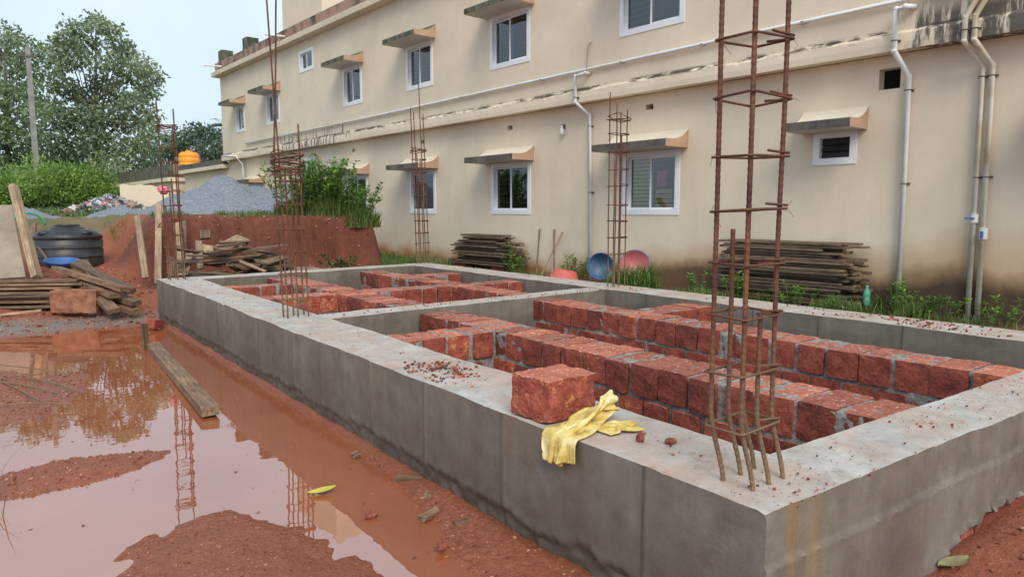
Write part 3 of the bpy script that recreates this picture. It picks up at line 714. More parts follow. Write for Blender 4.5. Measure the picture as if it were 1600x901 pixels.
pipe([(1.24, .06, .2), (1.30, .06, 3.30), (1.42, UO+.12, 3.52), (1.42, UO+.12, 3.98), (1.18, UO+.12, 4.0), (1.16, UO+.02, 4.0)], .030, M['pvc'], [(1.25, .06, .7), (1.27, .06, 1.9), (1.30, .06, 3.1), (1.42, UO+.12, 3.6)])
pipe([(1.19, UO+.06, 4.06), (1.19, UO+.06, 4.52), (1.14, UO+.02, 4.54)], .016, M['pvc_dirty'], name='waste_pipe')
pipe([(-4.14, .06, .2), (-4.11, .06, 3.22), (-4.02, UO+.12, 3.50), (-4.02, UO+.12, 3.99), (-4.12, UO+.12, 4.0), (-4.2, UO+.02, 4.0)], .034, M['pvc'], [(-4.14, .06, .62), (-4.13, .06, 1.9), (-4.11, .06, 3.05), (-4.02, UO+.12, 3.62)])
for dx, mt in ((0, M['pvc_dirty']), (-.10, M['pvc_dirty'])):
    pipe([(-4.93+dx, .06, .2), (-4.90+dx, .06, 3.22), (-4.78+dx, UO+.14, 3.48), (-4.78+dx, UO+.14, 3.74), (-4.95+dx, UO+.14, 4.05), (-5.05+dx, UO+.14, 4.6)], .030, mt, [(-4.92+dx, .06, 1.95), (-4.9+dx, .06, 3.1), (-4.78+dx, UO+.14, 3.6)])
t = link('valve', None, bld); mb = MB(); mb.tube([(-4.93, .06, 1.42), (-4.93, .06, 1.52)], .042, 10); mb.build('body', M['pvc'], t); mb = MB(); mb.box(-4.94, -4.84, .10, .115, 1.462, 1.48); mb.build('lever', M['blue'], t)
t = link('valve', None, bld); mb = MB(); mb.tube([(-5.03, .06, 1.23), (-5.03, .06, 1.36)], .044, 10); mb.build('body', M['pvc'], t); mb = MB(); mb.box(-5.04, -5.01, .10, .12, 1.24, 1.32); mb.build('lever', M['blue'], t)
pipe([(18.2, UO+.05, 4.0), (8, UO+.05, 4.03), (1, UO+.05, 4.075), (-9, UO+.05, 4.13)], .026, M['pvc'], [(s, UO+.05, 4.03+(8-s)*.006) for s in (14, 11, 8, 5, 2.4, .4, -1.2, -2.8)], name='horizontal_pipe')
pipe([(20.0, UO+.3, 3.65), (19.1, UO+.1, 3.60), (19.0, .1, 3.3), (19.0, .06, 2.2)], .035, M['pvc'], name='drain_pipe')
t = link('wall_lamp', None, bld); mb = MB(); mb.lathe([(0, -.09), (.03, -.08), (.04, -.03), (.035, .03), (.02, .06), (.022, .10), (0, .10)], 12); mb.build('bulb', M['pvc'], t, True, loc=(2.02, .06, 3.08)); mb = MB(); mb.box(1.99, 2.05, 0.001, .06, 3.12, 3.2); mb.build('holder', M['clamp'], t)
for s in (20.2, 14.2, 7.9):
    mb = MB(); mb.tube([(s, UO+.1, 7.02), (s+.02, UO+.75, 6.98)], .03, 8); mb.build('roof_spout', M['pvc'], bld)

# second low building, orange tank, wall fragment
ob = thing('outbuilding', 'low cream outbuilding with mossy dark roof edge beyond the gravel heaps', 'building', (9.12, 8.23, 0), BA)
mb = MB(); mb.box(27.6, 46, -4.5, -.6+.9, 0, 2.95); mb.build('wall', M['wall_plain'], ob)
mb = MB(); mb.box(27.5, 46.1, -4.6, .55, 2.951, 3.12); mb.build('cornice', M['wall_plain'], ob)
mb = MB(); mb.box(27.6, 46, .25, .42, 3.121, 3.75); mb.build('parapet', M['moss'], ob); mb = MB(); mb.box(27.61, 27.8, -4.4, .249, 3.121, 3.75); mb.build('parapet', M['parapet'], ob)
ot = thing('roof_water_tank', 'orange plastic water tank on the roof of the low annex', 'water tank', (8.6, 38.6, 3.25)); ot.scale = (.74, .74, .9)
mb = MB(); mb.lathe([(.0, .55), (.6, .55), (.66, .62), (.66, .8), (.63, .82), (.66, .86), (.66, 1.1), (.63, 1.12), (.66, 1.16), (.64, 1.32), (.5, 1.42), (.22, 1.46), (0, 1.46)], 28); mb.build('shell', M['orange'], ot, True)
mb = MB(); mb.lathe([(0, 1.462), (.2, 1.462), (.2, 1.54), (0, 1.55)], 16); mb.build('lid', M['orange'], ot, True)
mb = MB(); mb.box(-.5, .5, -.5, .5, 0, .55); mb.build('plinth', M['shade_edge'], ot)
fr = thing('wall_fragment', 'short old cream wall piece standing behind the rubbish heap', 'wall', (4.5, 26.8, 1.3), R(-20))
mb = MB(); mb.grid(lambda u, v: (-.75+1.5*u, 0, v*(1.15+.05*nse(u*6, 1)-.15*sstep(.6, 1, u))), 14, 8); mb.grid(lambda u, v: (-.75+1.5*u, .2*v, (1.15+.05*nse(u*6, 1)-.15*sstep(.6, 1, u))), 14, 2); mb.box(-.74, .74, .01, .2, 0, .95)
mb.build('masonry', M['wall_plain'], fr)

# ------------------------------------------------------------------ rebar cages
CA, CB = .217, .143
def ring_pts(a, b, z, tilt=(0, 0), r=.012):
    pts = []
    for cx, cy, s in ((a/2, b/2, 0), (-a/2, b/2, 1), (-a/2, -b/2, 2), (a/2, -b/2, 3)):
        for k in range(3):
            an = math.pi/2*s+math.pi/4*k; x = cx-math.copysign(r, cx)+r*math.cos(an); y = cy-math.copysign(r, cy)+r*math.sin(an); pts.append((x, y, z+x*tilt[0]+y*tilt[1]))
    return pts
def cage(label, cx, cy, tops, zs, lean=(0, 0), base=(0, 0), z0=PH-.03, br=.008, sr=.0045, ribs=False, bundle=0, bz=0, drift=None, grey=False):
    t = thing('rebar_cage', label, 'rebar cage', (cx, cy, z0), 0, 'rusty rebar column cages on the plinth')
    pos = [(-CA/2, CB/2), (CA/2, -CB/2), (-CA/2, -CB/2), (CA/2, CB/2), (0, CB/2), (0, -CB/2)]
    for i, (x, y) in enumerate(pos):
        if not tops[i]: continue
        x -= math.copysign(.013, x) if x else 0; y -= math.copysign(.013, y)
        top = tops[i]-z0; n = int(top/.012) if ribs else max(6, int(top/.12)); pts = []; rs = []
        jx, jy = U(-.006, .006), U(-.006, .006)
        for k in range(n+1):
            z = top*k/n; b = (1-sstep(.0, .30, z)); wob = .005
            dx = dy = 0
            if drift and z > drift[0]: q = (z-drift[0]); dx = drift[1][i][0]*q if drift[1][i] else 0; dy = drift[1][i][1]*q if drift[1][i] else 0
            pts.append((x+jx*min(1, z)+lean[0]*z+base[0]*b+wob*nse(z*1.5, i*7, cx)+dx, y+jy+lean[1]*z+base[1]*b+wob*nse(z*1.5, i*3, cy+5)+dy, z))
            rs.append(br*(1.09 if k % 2 else .95) if ribs else br)
        mb = MB(); mb.tube(pts, rs, 7 if ribs else 6); mb.build('bar', M['rust'], t, not ribs)
    for zz in zs:
        z = zz-z0; rx, ry = U(-.06, .06), U(-.06, .06); mb = MB()
        L = [(x+lean[0]*z+base[0]*(1-sstep(0, .3, z)), y+lean[1]*z+base[1]*(1-sstep(0, .3, z)), w) for x, y, w in ring_pts(CA+.012, CB+.012, z, (rx, ry))]
        mb.tube(L, sr, 6, True); hk = Vector(L[10]); 
        mb.tube([hk, hk+Vector((-.03, .045, -.002)), hk+Vector((-.05, .07, -.004))], sr, 6); mb.tube([hk+Vector((0, 0, .011)), hk+Vector((-.06, .012, .014)), hk+Vector((-.1, .016, .016))], sr, 6)
        mb.build('stirrup', M['rust'], t, True)
    for k in range(bundle):
        z = bz-z0+k*.016; mb = MB(); rx, ry = U(-.25, .25), U(-.25, .25); ox, oy = U(-.012, .012), U(-.012, .012)
        L = [(x+lean[0]*z+ox, y+lean[1]*z+oy, w) for x, y, w in ring_pts(CA+.03, CB+.03, z, (rx, ry))]; mb.tube(L, sr, 6, True); mb.build('stirrup', M['rust'], t, True)
    return t
random.seed(3)
ZS5 = [.807, .999, 1.197, 1.375, 1.555, 1.735, 1.927, 2.12]
c5 = cage('tallest nearest rusty rebar cage standing on the near corner of the concrete beam', 2.098, 1.429, [3.6, 3.5, 3.6, 3.55, 1.49, 1.20], ZS5, base=(.045, -.03), br=.0085, ribs=True)
for i in range(1, 8):
    z = ZS5[i]-(PH-.03)
    for (x, y) in ((-CA/2, CB/2), (CA/2, -CB/2)):
        if random.random() < .75:
            for _ in range(random.choice((1, 2, 2))):
                d = Vector((U(-.2, 1)*.05, U(-.8, .4)*.04, U(-.07, .03))); mb = MB(); mb.tube([(x, y, z), Vector((x, y, z))+d*.5+Vector((0, 0, .006)), Vector((x, y, z))+d*1.1], .0008, 4); mb.build('tie_wire', M['wire'], c5)
cage('rusty rebar cage beside the puddle with spare rings bundled on it', 2.225, 6.20, [3.9, 2.32, 3.9, 1.95, 1.93, 1.93], [.76, .99, 1.19, 1.39, 1.61, 1.82], lean=(-.02, .015), br=.0075, sr=.0045, bundle=12, bz=1.88,
     drift=(1.42, [(.060, -.045), None, (-.013, .010), None, None, None]))
cage('rusty rebar cage on the far left corner of the beam near the plank pile', 2.14, 10.66, [3.08, 2.95, 1.62, 2.75, 1.84, 2.0], [.85, 1.06, 1.22, 1.42, 1.63, 1.83, 2.05, 2.22, 2.42], lean=(-.015, .011), br=.009, sr=.0055, bundle=4, bz=2.68)
cage('rusty rebar cage on the far right corner in front of the small curtained window', 6.42, 11.20, [3.40, 3.30, 3.30, 3.83, 2.6, 2.5], [.81, .97, 1.16, 1.38, 1.61, 1.83, 2.04, 2.25, 2.48], lean=(-.022, .016), br=.009, sr=.0055, bundle=4, bz=2.62)
cage('rusty rebar cage at the middle of the building side beam, before the open-blind window', 6.42, 6.28, [3.02, 2.81, 2.87, 2.80, 2.2, 2.5], [.81, 1.01, 1.22, 1.43, 1.63, 1.87, 2.07, 2.29, 2.51], br=.0085, sr=.005, bundle=3, bz=2.68)

# ------------------------------------------------------------------ planks
def plank(p0, p1, w, th, mat, label, group=None, roll=0, name='plank', cat='plank'):
    p0, p1 = Vector(p0), Vector(p1); d = p1-p0; L = d.length; x = d.normalized()
    y = Vector((0, 0, 1)).cross(x); y = y.normalized() if y.length > 1e-3 else Vector((1, 0, 0)); z = x.cross(y)
    mt = Matrix((x, y, z)).transposed().to_4x4() @ Matrix.Rotation(roll, 4, 'X'); mb = MB(); n = 5; sd = U(0, 99)
    cs = [(-.5, -.5), (.5, -.5), (.5, .5), (-.5, .5)]
    for i in range(n+1):
        t = i/n-.5
        for (a, b) in cs:
            mb.v.append((t*L+(U(-.01, .01) if i in (0, n) else 0), a*w*(1+.05*nse(t*3, sd, a))+.006*nse(t*4, sd), b*th*(1+.1*nse(t*4, sd, b))+.006*nse(t*2.5, sd+5)))
    for i in range(n):
        for j in range(4): a = i*4+j; b = i*4+(j+1) % 4; mb.f.append((a, b, b+4, a+4)); mb.c.append(None)
    mb.f += [(3, 2, 1, 0), (n*4, n*4+1, n*4+2, n*4+3)]; mb.c += [None]*2
    o = mb.build(name, mat); mt.translation = (p0+p1)/2; o.matrix_world = mt
    return tag(o, label, cat, group)
def onb(s, o, z):
    return Vector((9.12, 8.23, 0))+Vector((math.cos(BA), math.sin(BA), 0))*s+Vector((-math.sin(BA), math.cos(BA), 0))*o+Vector((0, 0, z))
random.seed(21)
z = .34; row = 0
while z < 1.15:
    th = random.choice((.026, .03, .035)); a0, a1 = -1.78+U(-.12, .08), -3.72+U(-.14, .10)
    if z > .95: a0 -= .1; a1 += .12
    o = .12
    while o < .55:
        w = U(.09, .14)
        if random.random() < .93: plank(onb(a0+U(-.10, .06), o+w/2, z+th/2), onb(a1+U(-.12, .18), o+w/2+U(-.02, .02), z+th/2), w, th, M['wood_dark'], 'weathered plank in the wide stack by the wall, behind the tallest rebar', 'planks stacked at the wall by the white drain pipe')
        o += w+.008
    z += th+U(.004, .016); row += 1
z = .44
for s in (4.7, 3.4):
    for q in (.2, .45): tag(link('brick', BV[1], None, onb(s, q, .235), (0, 0, BA)), 'red block propping the plank stack under the middle ground floor window', 'block', 'blocks under the plank stack')
while z < 1.06:
    th = random.choice((.024, .028, .034)); sh = sstep(.7, 1.06, z)*.45
    a0, a1 = 5.0-sh+U(-.15, .12), 3.05+sh*.7+U(-.2, .12); o = .12
    while o < .50:
        w = U(.09, .14); plank(onb(a0+U(-.1, .1), o+w/2, z+th/2), onb(a1+U(-.1, .2), o+w/2+U(-.03, .03), z+th/2), w, th, M['wood_dark'], 'weathered plank in the stack under the middle ground floor window', 'planks stacked under the middle window'); o += w+.008
    z += th+U(.004, .02)
# pile beside the earth bank
gp = 'offcuts in the heap before the earth bank'; lb = 'dark board offcut lying in the heap before the red earth bank'
for i in range(60):
    cx, cy = U(3.0, 4.9), U(12.4, 13.4); hh = 1.2*(1-abs(cx-3.65)/1.7); z = .22+max(.02, U(.1, 1)*max(.05, hh))*.75; a = U(-.5, .35)+random.choice((0, 0, .9)); L = U(.45, 1.1)
    d = Vector((math.cos(a), math.sin(a), U(-.22, .14)))*L/2; c = Vector((cx, cy, z)); plank(c-d, c+d, U(.07, .2), U(.02, .04), M['wood_dark'], lb, gp, U(-.4, .4))
def board4(name, corners, th, mat, label, cat):
    P = [at(*c) for c in corners]; n = (P[1]-P[0]).cross(P[3]-P[0]).normalized()
    if n.dot(fw) < 0: n = -n
    o = P[3]; x = (P[0]-P[3]).normalized(); y = (P[2]-P[3]); y = (y-x*y.dot(x)).normalized(); z = x.cross(y); m = Matrix((x, y, z)).transposed()
    Q = [m.transposed()@(p-o) for p in P]; k = m.transposed()@n*th; mb = MB(); mb.v = [tuple(q) for q in Q]+[tuple(q+k) for q in Q]
    mb.f = [(0, 1, 2, 3), (7, 6, 5, 4), (0, 4, 5, 1), (1, 5, 6, 2), (2, 6, 7, 3), (3, 7, 4, 0)]; mb.c = [None]*6
    ob_ = mb.build(name, mat); mt = m.to_4x4(); mt.translation = o; ob_.matrix_world = mt
    bm = bmesh.new(); bm.from_mesh(ob_.data); bmesh.ops.recalc_face_normals(bm, faces=bm.faces); bm.to_mesh(ob_.data); bm.free()
    return tag(ob_, label, cat)
def pp(x, y, dep): return at(x, y, dep)
W_ = M['wood_pale']; W2 = M['wood_mid']
board4('plank', ((331, 386, 12.3), (370, 366, 12.7), (391, 374, 12.7), (354, 391, 12.2)), .03, W_, 'broad pale board on top of the heap before the earth bank', 'plank')
board4('plank', ((310, 380, 12.3), (333, 384, 12.3), (333, 394, 12.2), (310, 395, 12.2)), .03, W_, 'short pale board at the left end of the offcut heap', 'plank')
board4('plank', ((305, 375, 12.3), (315, 376, 12.3), (318, 419, 12.0), (308, 420, 12.0)), .03, W_, 'pale board standing at the left end of the offcut heap', 'plank')
plank(pp(361, 402, 12.2), pp(415, 424, 11.9), .05, .03, M['wood_pale'], 'thin pale batten slanting down the front of the offcut heap')
plank(pp(412, 412, 12.5), pp(454, 407, 12.7), .07, .03, M['wood_mid'], 'thin brown batten sticking out of the heap to the right')
board4('plank', ((313, 359, 12.7), (329, 359, 12.7), (328, 371, 12.6), (313, 372, 12.6)), .05, W2, 'small square offcut at the top left of the offcut heap', 'plank')
board4('plank', ((209, 337, 12.5), (218, 335, 12.5), (232, 432, 11.7), (222, 434, 11.7)), .03, W_, 'pale board leaning on the red slope beside the black tank', 'plank')
board4('plank', ((243, 317, 13.2), (252, 317, 13.2), (252, 441, 12.3), (241, 443, 12.3)), .03, W_, 'tall pale board standing just behind the far left rebar cage', 'plank')
board4('plank', ((271, 349, 12.6), (282, 346, 12.6), (289, 429, 12.2), (277, 430, 12.2)), .03, W_, 'pale board standing inside the line of the far left rebar cage', 'plank')
board4('plank', ((284, 345, 12.9), (291, 344, 12.9), (291, 400, 12.5), (287, 428, 12.5)), .03, W2, 'brown board standing right of the far left rebar cage', 'plank')
board4('plank', ((264, 398, 12.5), (272, 404, 12.5), (272, 431, 12.3), (266, 431, 12.3)), .03, W2, 'short brown board stub at the foot of the far left cage', 'plank')
board4('plank', ((290, 396, 12.4), (301, 395, 12.4), (294, 428, 12.2), (290, 428, 12.2)), .03, W_, 'short pale wedge of board between cage and offcut heap', 'plank')
# left stack
gl = 'planks stacked at the left edge'; lab = 'wet plank in the low stack at the left edge, in front of the plywood'
for i, (yy, x1) in enumerate(((479, 88), (471, 95), (463, 92), (456, 90), (449, 118), (443, 130), (438, 118))):
    for r in range(3):
        dd = 10.25+.13*r+.02*i; p = at(-60+U(-25, 15), yy+2, dd); q = at(x1+U(-12, 6), yy+U(-2, 2), dd); plank(p, q, .12, .034, random.choice((M['wood_dark'], M['wood_mid'])), lab, gl)
LB = brick_mesh(.40, .195, .205, 41); LB.materials.clear(); LB.materials.append(simple('muddy_laterite', (.17, .062, .035), (.36, .16, .09), 12, .85, .7))
tag(link('brick', LB, None, at(121, 487, 10.05), (0, .03, R(-30))), 'red laterite block beneath the slanting beams by the left plank stack', 'block').scale = (1.55, 1.2, 1.55)
gb2 = 'timber beams slanting across the left stack'
for (a, b, lbl) in (((88, 419, 10.9), (196, 452, 9.9), 'long timber beam on top, slanting right from the left plank stack'), ((112, 434, 10.7), (180, 462, 9.9), 'timber beam second from the top, slanting from the left plank stack'),
                    ((118, 412, 11.2), (205, 455, 10.3), 'timber beam behind the top one, slanting from the left plank stack'), ((150, 458, 10.2), (178, 486, 9.7), 'short dark beam at the bottom of the slanting timbers'),
                    ((160, 455, 10.4), (213, 474, 9.95), 'short timber beam at the right end of the slanting timbers'), ((170, 474, 10.2), (214, 487, 9.9), 'lowest right timber beam beside the red slope'), ((128, 409, 11.3), (146, 432, 10.8), 'short timber end sticking up behind the slanting beams')):
    plank(at(*a), at(*b), .15, .07, M['wood_mid'], lbl, gb2, U(-.2, .2))
# plywood sheets and posts at the left edge
board4('plywood_sheet', ((-70, 322, 11.2), (18, 320, 11.4), (40, 432, 10.6), (-70, 440, 10.5)), .02, M['ply'], 'large plywood sheet leaning at the left edge of the scene', 'plywood')
board4('plank', ((12, 290, 11.3), (20, 286, 11.3), (57, 428, 10.4), (48, 434, 10.4)), .12, W_, 'long pale board leaning beside the plywood at the left edge', 'plank')
board4('post', ((49, 347, 13.2), (55, 347, 13.2), (54, 402, 12.8), (49, 402, 12.8)), .05, W2, 'thin brown post standing left of the black tank', 'post')
board4('post', ((40, 352, 13.2), (45, 353, 13.2), (46, 410, 12.6), (41, 410, 12.6)), .05, W2, 'thin dark post just right of the leaning plywood', 'post')
plank(at(0, 492, 9.85), at(65, 484, 9.95), .05, .03, M['wood_pale'], 'thin pale batten on the wet sand below the left plank stack')
plank(at(50, 371, 12.9), at(75, 408, 12.4), .04, .03, M['wood_dark'], 'thin dark stick leaning on the front of the black tank')
plank((1.46, 8.75, .035), (1.28, 5.47, .055), .125, .07, M['wood_mid'], 'long wet plank lying in the muddy puddle beside the concrete', None, .05)
plank(atz(228, 546, 0)+Vector((0, 0, -.03)), atz(228, 546, 0)+Vector((.0, .02, .30)), .07, .03, M['wood_mid'], 'short wooden stake standing at the far end of the puddle', None, .5, 'stake', 'stake')
tag(link('brick', BV[3], None, atz(241, 512, .03), (.1, .2, .8)), 'grey muddy stone at the foot of the far left beam corner', 'stone').scale = (.5, .7, .55)
for (a, b, lbl) in (((0, 570), (102, 583), 'farthest thin steel rod lying on the left mud island'), ((0, 592), (66, 584), 'thin steel rod crossing second on the left mud island'), ((38, 587), (132, 613), 'thin steel rod reaching farthest right on the mud island'),
                    ((0, 595), (62, 625), 'thin steel rod slanting down on the left mud island'), ((-5, 633), (114, 630), 'nearest thin steel rod lying along the mud island edge'), ((8, 597), (92, 614), 'thin steel rod in the middle of the left mud island')):
    p, q = atz(*a, .05), atz(*b, .045); mb = MB(); mb.tube([p, p.lerp(q, .4)+Vector((0, .01, .008)), q], .006, 6); tag(mb.build('steel_rod', M['rust']), lbl, 'steel rod', 'steel rods on the mud')

# ------------------------------------------------------------------ loose block, sack, stones on the beam
lbk = link('laterite_block', brick_mesh(.315, .25, .192, 77, 9, .008), None, (2.105, 2.455, PH+.004), (0, 0, R(5)))
tag(lbk, 'loose red laterite block sitting on the concrete beam beside the yellow sack', 'block')
random.seed(8)
def on_face(x, y, X=1.885):
    d = fw+rt*((x-800)/FPX)-upv*((y-450.5)/FPX); return Vector((0, 0, CAM_H))+d*(X/d.x)
def spl(pts, u):
    k = u*(len(pts)-1); i = min(len(pts)-2, int(k)); f = k-i; g = lambda j: pts[max(0, min(len(pts)-1, j))]
    a, b, c, d = g(i-1), g(i), g(i+1), g(i+2); return .5*((2*b)+(c-a)*f+(2*a-5*b+4*c-d)*f*f+(3*b-a-3*c+d)*f**3)
sk = thing('sack', 'crumpled yellow woven sack draped over the edge of the concrete beam', 'sack', (0, 0, 0))
import numpy as np
def drape(nu, nv, lu, lv, a, b, squeeze, seed, steps=130, folds=3.5, amp=.045):
    """a limp sheet laid in loose folds from a to b, then let fall over the edge of the beam"""
    rg = np.random.default_rng(seed); a, b = np.array(a), np.array(b); t = (b-a)/np.linalg.norm(b-a); sd_ = np.cross((0, 0, 1), t); sd_ /= np.linalg.norm(sd_)
    U_, V_ = np.meshgrid(np.linspace(0, 1, nu), np.linspace(0, 1, nv), indexing='ij')
    wob = np.cumsum(rg.normal(0, .05, nu)); ph = V_*folds*2*np.pi+wob[:, None]*3+U_*2.5
    P = a+(b-a)*U_[..., None]+sd_*((V_-.5)*lv*squeeze*(1+.25*np.sin(U_*5+1)))[..., None]
    P[..., 2] += amp*(1+np.sin(ph))*(.6+.4*np.sin(U_*9+2))+.01*rg.normal(0, 1, (nu, nv)); P += t*(.02*np.sin(V_*9+1))[..., None]
    P[..., 2] += .012; Q = P.copy(); du, dv = lu/(nu-1), lv/(nv-1)
    def con(A, B, L, k):
        d = B-A; n = np.linalg.norm(d, axis=-1, keepdims=True)+1e-9; c = d/n*(n-L)*.5*k; A += c; B -= c
    for st_ in range(steps):
        Vv = (P-Q)*.93; Q = P.copy(); P = P+Vv; P[..., 2] -= .00055
        for it in range(10):
            for o in (0, 1):
                m = (nu-o)//2; con(P[o:o+2*m:2], P[o+1:o+2*m:2], du, 1); m = (nv-o)//2; con(P[:, o:o+2*m:2], P[:, o+1:o+2*m:2], dv, 1)
            dg = math.hypot(du, dv); con(P[:-1, :-1], P[1:, 1:], dg, .12); con(P[1:, :-1], P[:-1, 1:], dg, .12)
            con(P[:-3], P[3:], 3*du, .05); con(P[:, :-2], P[:, 2:], 2*dv, .05)
            x, z = P[..., 0], P[..., 2]; ontop = (x > 1.905) & (z < .609); dep_z = .609-z; dep_x = x-1.893
            top = ontop & (dep_z < np.maximum(dep_x, 0)+.01); side = ontop & ~top & (dep_x > 0)
            side |= (x > 1.893) & (x <= 1.905) & (z < .595)
            P[..., 2] = np.where(top, .609, z); P[..., 0] = np.where(side, 1.893, P[..., 0])
            Q[top] = P[top]; Q[side] = Q[side]*.5+P[side]*.5
    return P
def sheet(name, P, parent):
    nu, nv = P.shape[:2]; mb = MB(); mb.v = [tuple(map(float, p)) for p in P.reshape(-1, 3)]
    mb.f = [(i*nv+j, (i+1)*nv+j, (i+1)*nv+j+1, i*nv+j+1) for i in range(nu-1) for j in range(nv-1)]; mb.c = [None]*len(mb.f)
    o = mb.build(name, M['sack'], parent, True); m = o.modifiers.new('smooth', 'SUBSURF'); m.levels = m.render_levels = 1
    m = o.modifiers.new('thickness', 'SOLIDIFY'); m.thickness = .003; m.offset = 1; return o
SB = drape(46, 40, .50, .38, (1.80, 2.16, .625), (2.28, 2.235, .66), .30, 5, 62, 3.0, .052)
uu = np.linspace(0, 1, 46)[:, None]; vv = np.linspace(0, 1, 40)[None, :]      # the stiff folds stand up a little where the sack is bunched
SB[..., 2] += np.clip((uu-.36)/.5, 0, 1)**1.3*(.035+.075*np.exp(-((vv-.55-.1*np.sin(uu*4))/.22)**2))
sheet('body', SB, sk)
sheet('mouth', drape(22, 24, .20, .24, (2.065, 2.145, .605), (2.26, 2.06, .60), .42, 9, 60, 2.0, .032), sk)
def lump(name, c, r, lbl, sq=(1, .8, .7), mat='redstone'):
    mb = MB(); mb.blob((0, 0, 0), r, 10, 7, .22, sq); return tag(mb.build(name, M[mat], None, False, loc=c), lbl, 'stone')
p = atz(1000, 690, PH); lump('stone', (p.x, p.y, PH+.018), .022, 'small red stone standing right of the yellow sack', (.8, .8, 1.1))
p = atz(1048, 691, PH); lump('stone', (p.x, p.y, PH+.008), .028, 'flat red chip on the beam between sack and rebar', (1.2, .8, .35))
lump('stone', tuple(atz(580, 804, .012)), .035, 'dark red clod in the shallow water near the yellow leaf', (1, .7, .6))
lump('stone', tuple(atz(690, 852, .03)), .03, 'small brown stone in the mud close to the concrete', (1, .8, .7))
random.seed(14)
cb = MB()
def crumb(x, y, r):
    if nse(x*2.6, y*2.6, 31)+.5*nse(x*7, y*7, 3) < U(-.25, .35): return
    cb.blob((x, y, PH+r*.35+.002), r, 5, 3, .35, (1, U(.6, 1), .65), random.choice(((.20, .045, .03), (.30, .08, .05), (.14, .035, .025), (.40, .17, .09), (.10, .08, .07))))
for _ in range(800): crumb(U(1.95, 2.40), U(1.55, 10.6), random.choice((.002, .002, .002, .003, .003, .004, .007)))
for _ in range(700): crumb(U(1.97, 6.0), 1.16+U(.0, .28), random.choice((.002, .002, .002, .003, .003, .004, .007)))
for _ in range(420):
    y = random.gauss(3.50, .16); crumb(min(2.36, max(1.97, random.gauss(2.14, .10))), y, random.choice((.003, .004, .006, .009, .013)))
for _ in range(420): crumb(U(6.1, 6.55), random.gauss(2.7, .5), random.choice((.004, .006, .009, .014)))
for _ in range(160): crumb(U(6.1, 6.55), U(1.5, 11), random.choice((.005, .008, .012)))
for _ in range(160): crumb(U(2.5, 6), 6.05+U(-.05, .2), random.choice((.006, .01)))
tag(cb.build('laterite_crumbs', tinted('crumb', .8), colors=True), 'red laterite crumbs strewn along the top of the concrete beams', 'rubble', kind='stuff')
# chips of wood and stone at the foot of the beam
for (x, y, l, rz, lbl) in ((672, 803, .12, .3, 'flat grey-brown wood chip in the mud by the beam foot'), (640, 747, .16, -.9, 'pale broken wood piece against the beam foot'), (668, 772, .07, .9, 'small upright wood chip at the beam foot'), (722, 818, .07, -.4, 'small wood chip lower along the beam foot'), (556, 710, .05, .2, 'pale flat stone in the water edge by the beam')):
    p = atz(x, y, .02); d = Vector((math.cos(rz), math.sin(rz), .05))*l/2; plank(p-d, p+d, .045, .02, M['wood_mid'], lbl, None, .2, 'wood_chip', 'wood chip')
lf = MB(); p = atz(503, 769, .008)
def leaff(u, v):
    w = .035*math.sin(math.pi*min(1, u*.96+.02))**.7; return (u*.15-.075, (v-.5)*2*w, .012*abs(v-.5)*2+.02*u*u)
lf.grid(leaff, 10, 4); tag(lf.build('fallen_leaf', simple('yellow_leaf', (.40, .36, .04), (.60, .52, .10), 12, .45, .1), None, True, loc=p, rot=(0, 0, R(-20))), 'yellow green fallen leaf floating at the puddle edge', 'leaf')
p = atz(1490, 884, .08); lf2 = MB(); lf2.grid(leaff, 10, 4); tag(lf2.build('fallen_leaf', simple('dry_leaf', (.17, .16, .07), (.26, .24, .11), 12, .6, .1), None, True, loc=p+Vector((0, 0, .006)), rot=(0, 0, R(-25))), 'dry olive leaf on the mud at the near beam foot', 'leaf')

# ------------------------------------------------------------------ things at the left: tank, hose, basins, heaps
tk = thing('black_water_tank', 'squat black ribbed plastic water tank standing on the red slope', 'water tank', (1.27, 15.6, .50)); tk.scale = (.82, .82, .88)
mb = MB(); pr = [(0, 0), (.66, 0), (.70, .04)]
for k in range(3): zz = .06+k*.19; pr += [(.70, zz), (.705, zz+.13), (.685, zz+.15), (.685, zz+.17), (.705, zz+.19)]
pr += [(.70, .68), (.62, .74), (.58, .78), (.36, .82), (.34, .86), (.30, .87), (0, .88)]
mb.lathe(pr, 40); mb.build('shell', M['black_plastic'], tk, True)
for a in range(4):
    mb = MB(); c, s = math.cos(a*math.pi/2+.6), math.sin(a*math.pi/2+.6); mb.blob((c*.55, s*.55, .74), .15, 10, 6, 0, (1, 1, .5)); mb.build('shoulder', M['black_plastic'], tk, True)
mb = MB(); mb.lathe([(0, .885), (.26, .885), (.27, .90), (.22, .93), (0, .935)], 24); mb.build('lid', M['black_plastic'], tk, True)
mb = MB(); c = at(45, 352, 15.2); mb.tube([c+Vector((.30*math.cos(a), 0, .26*math.sin(a))) for a in [math.pi*(i/16) for i in range(17)]], .025, 8); tag(mb.build('garden_hose', M['hose'], None, True), 'green hose arching up left of the black tank', 'hose')
mb = MB(); mb.lathe([(.0, .01), (.18, .0), (.24, .12), (.26, .13), (.25, .10), (.17, .02), (0, .02)], 24); p = at(97, 418, 11.6); tag(mb.build('basin', M['blue'], None, True, loc=p, rot=(R(8), 0, 0)), 'bright blue basin in front of the black tank', 'basin')
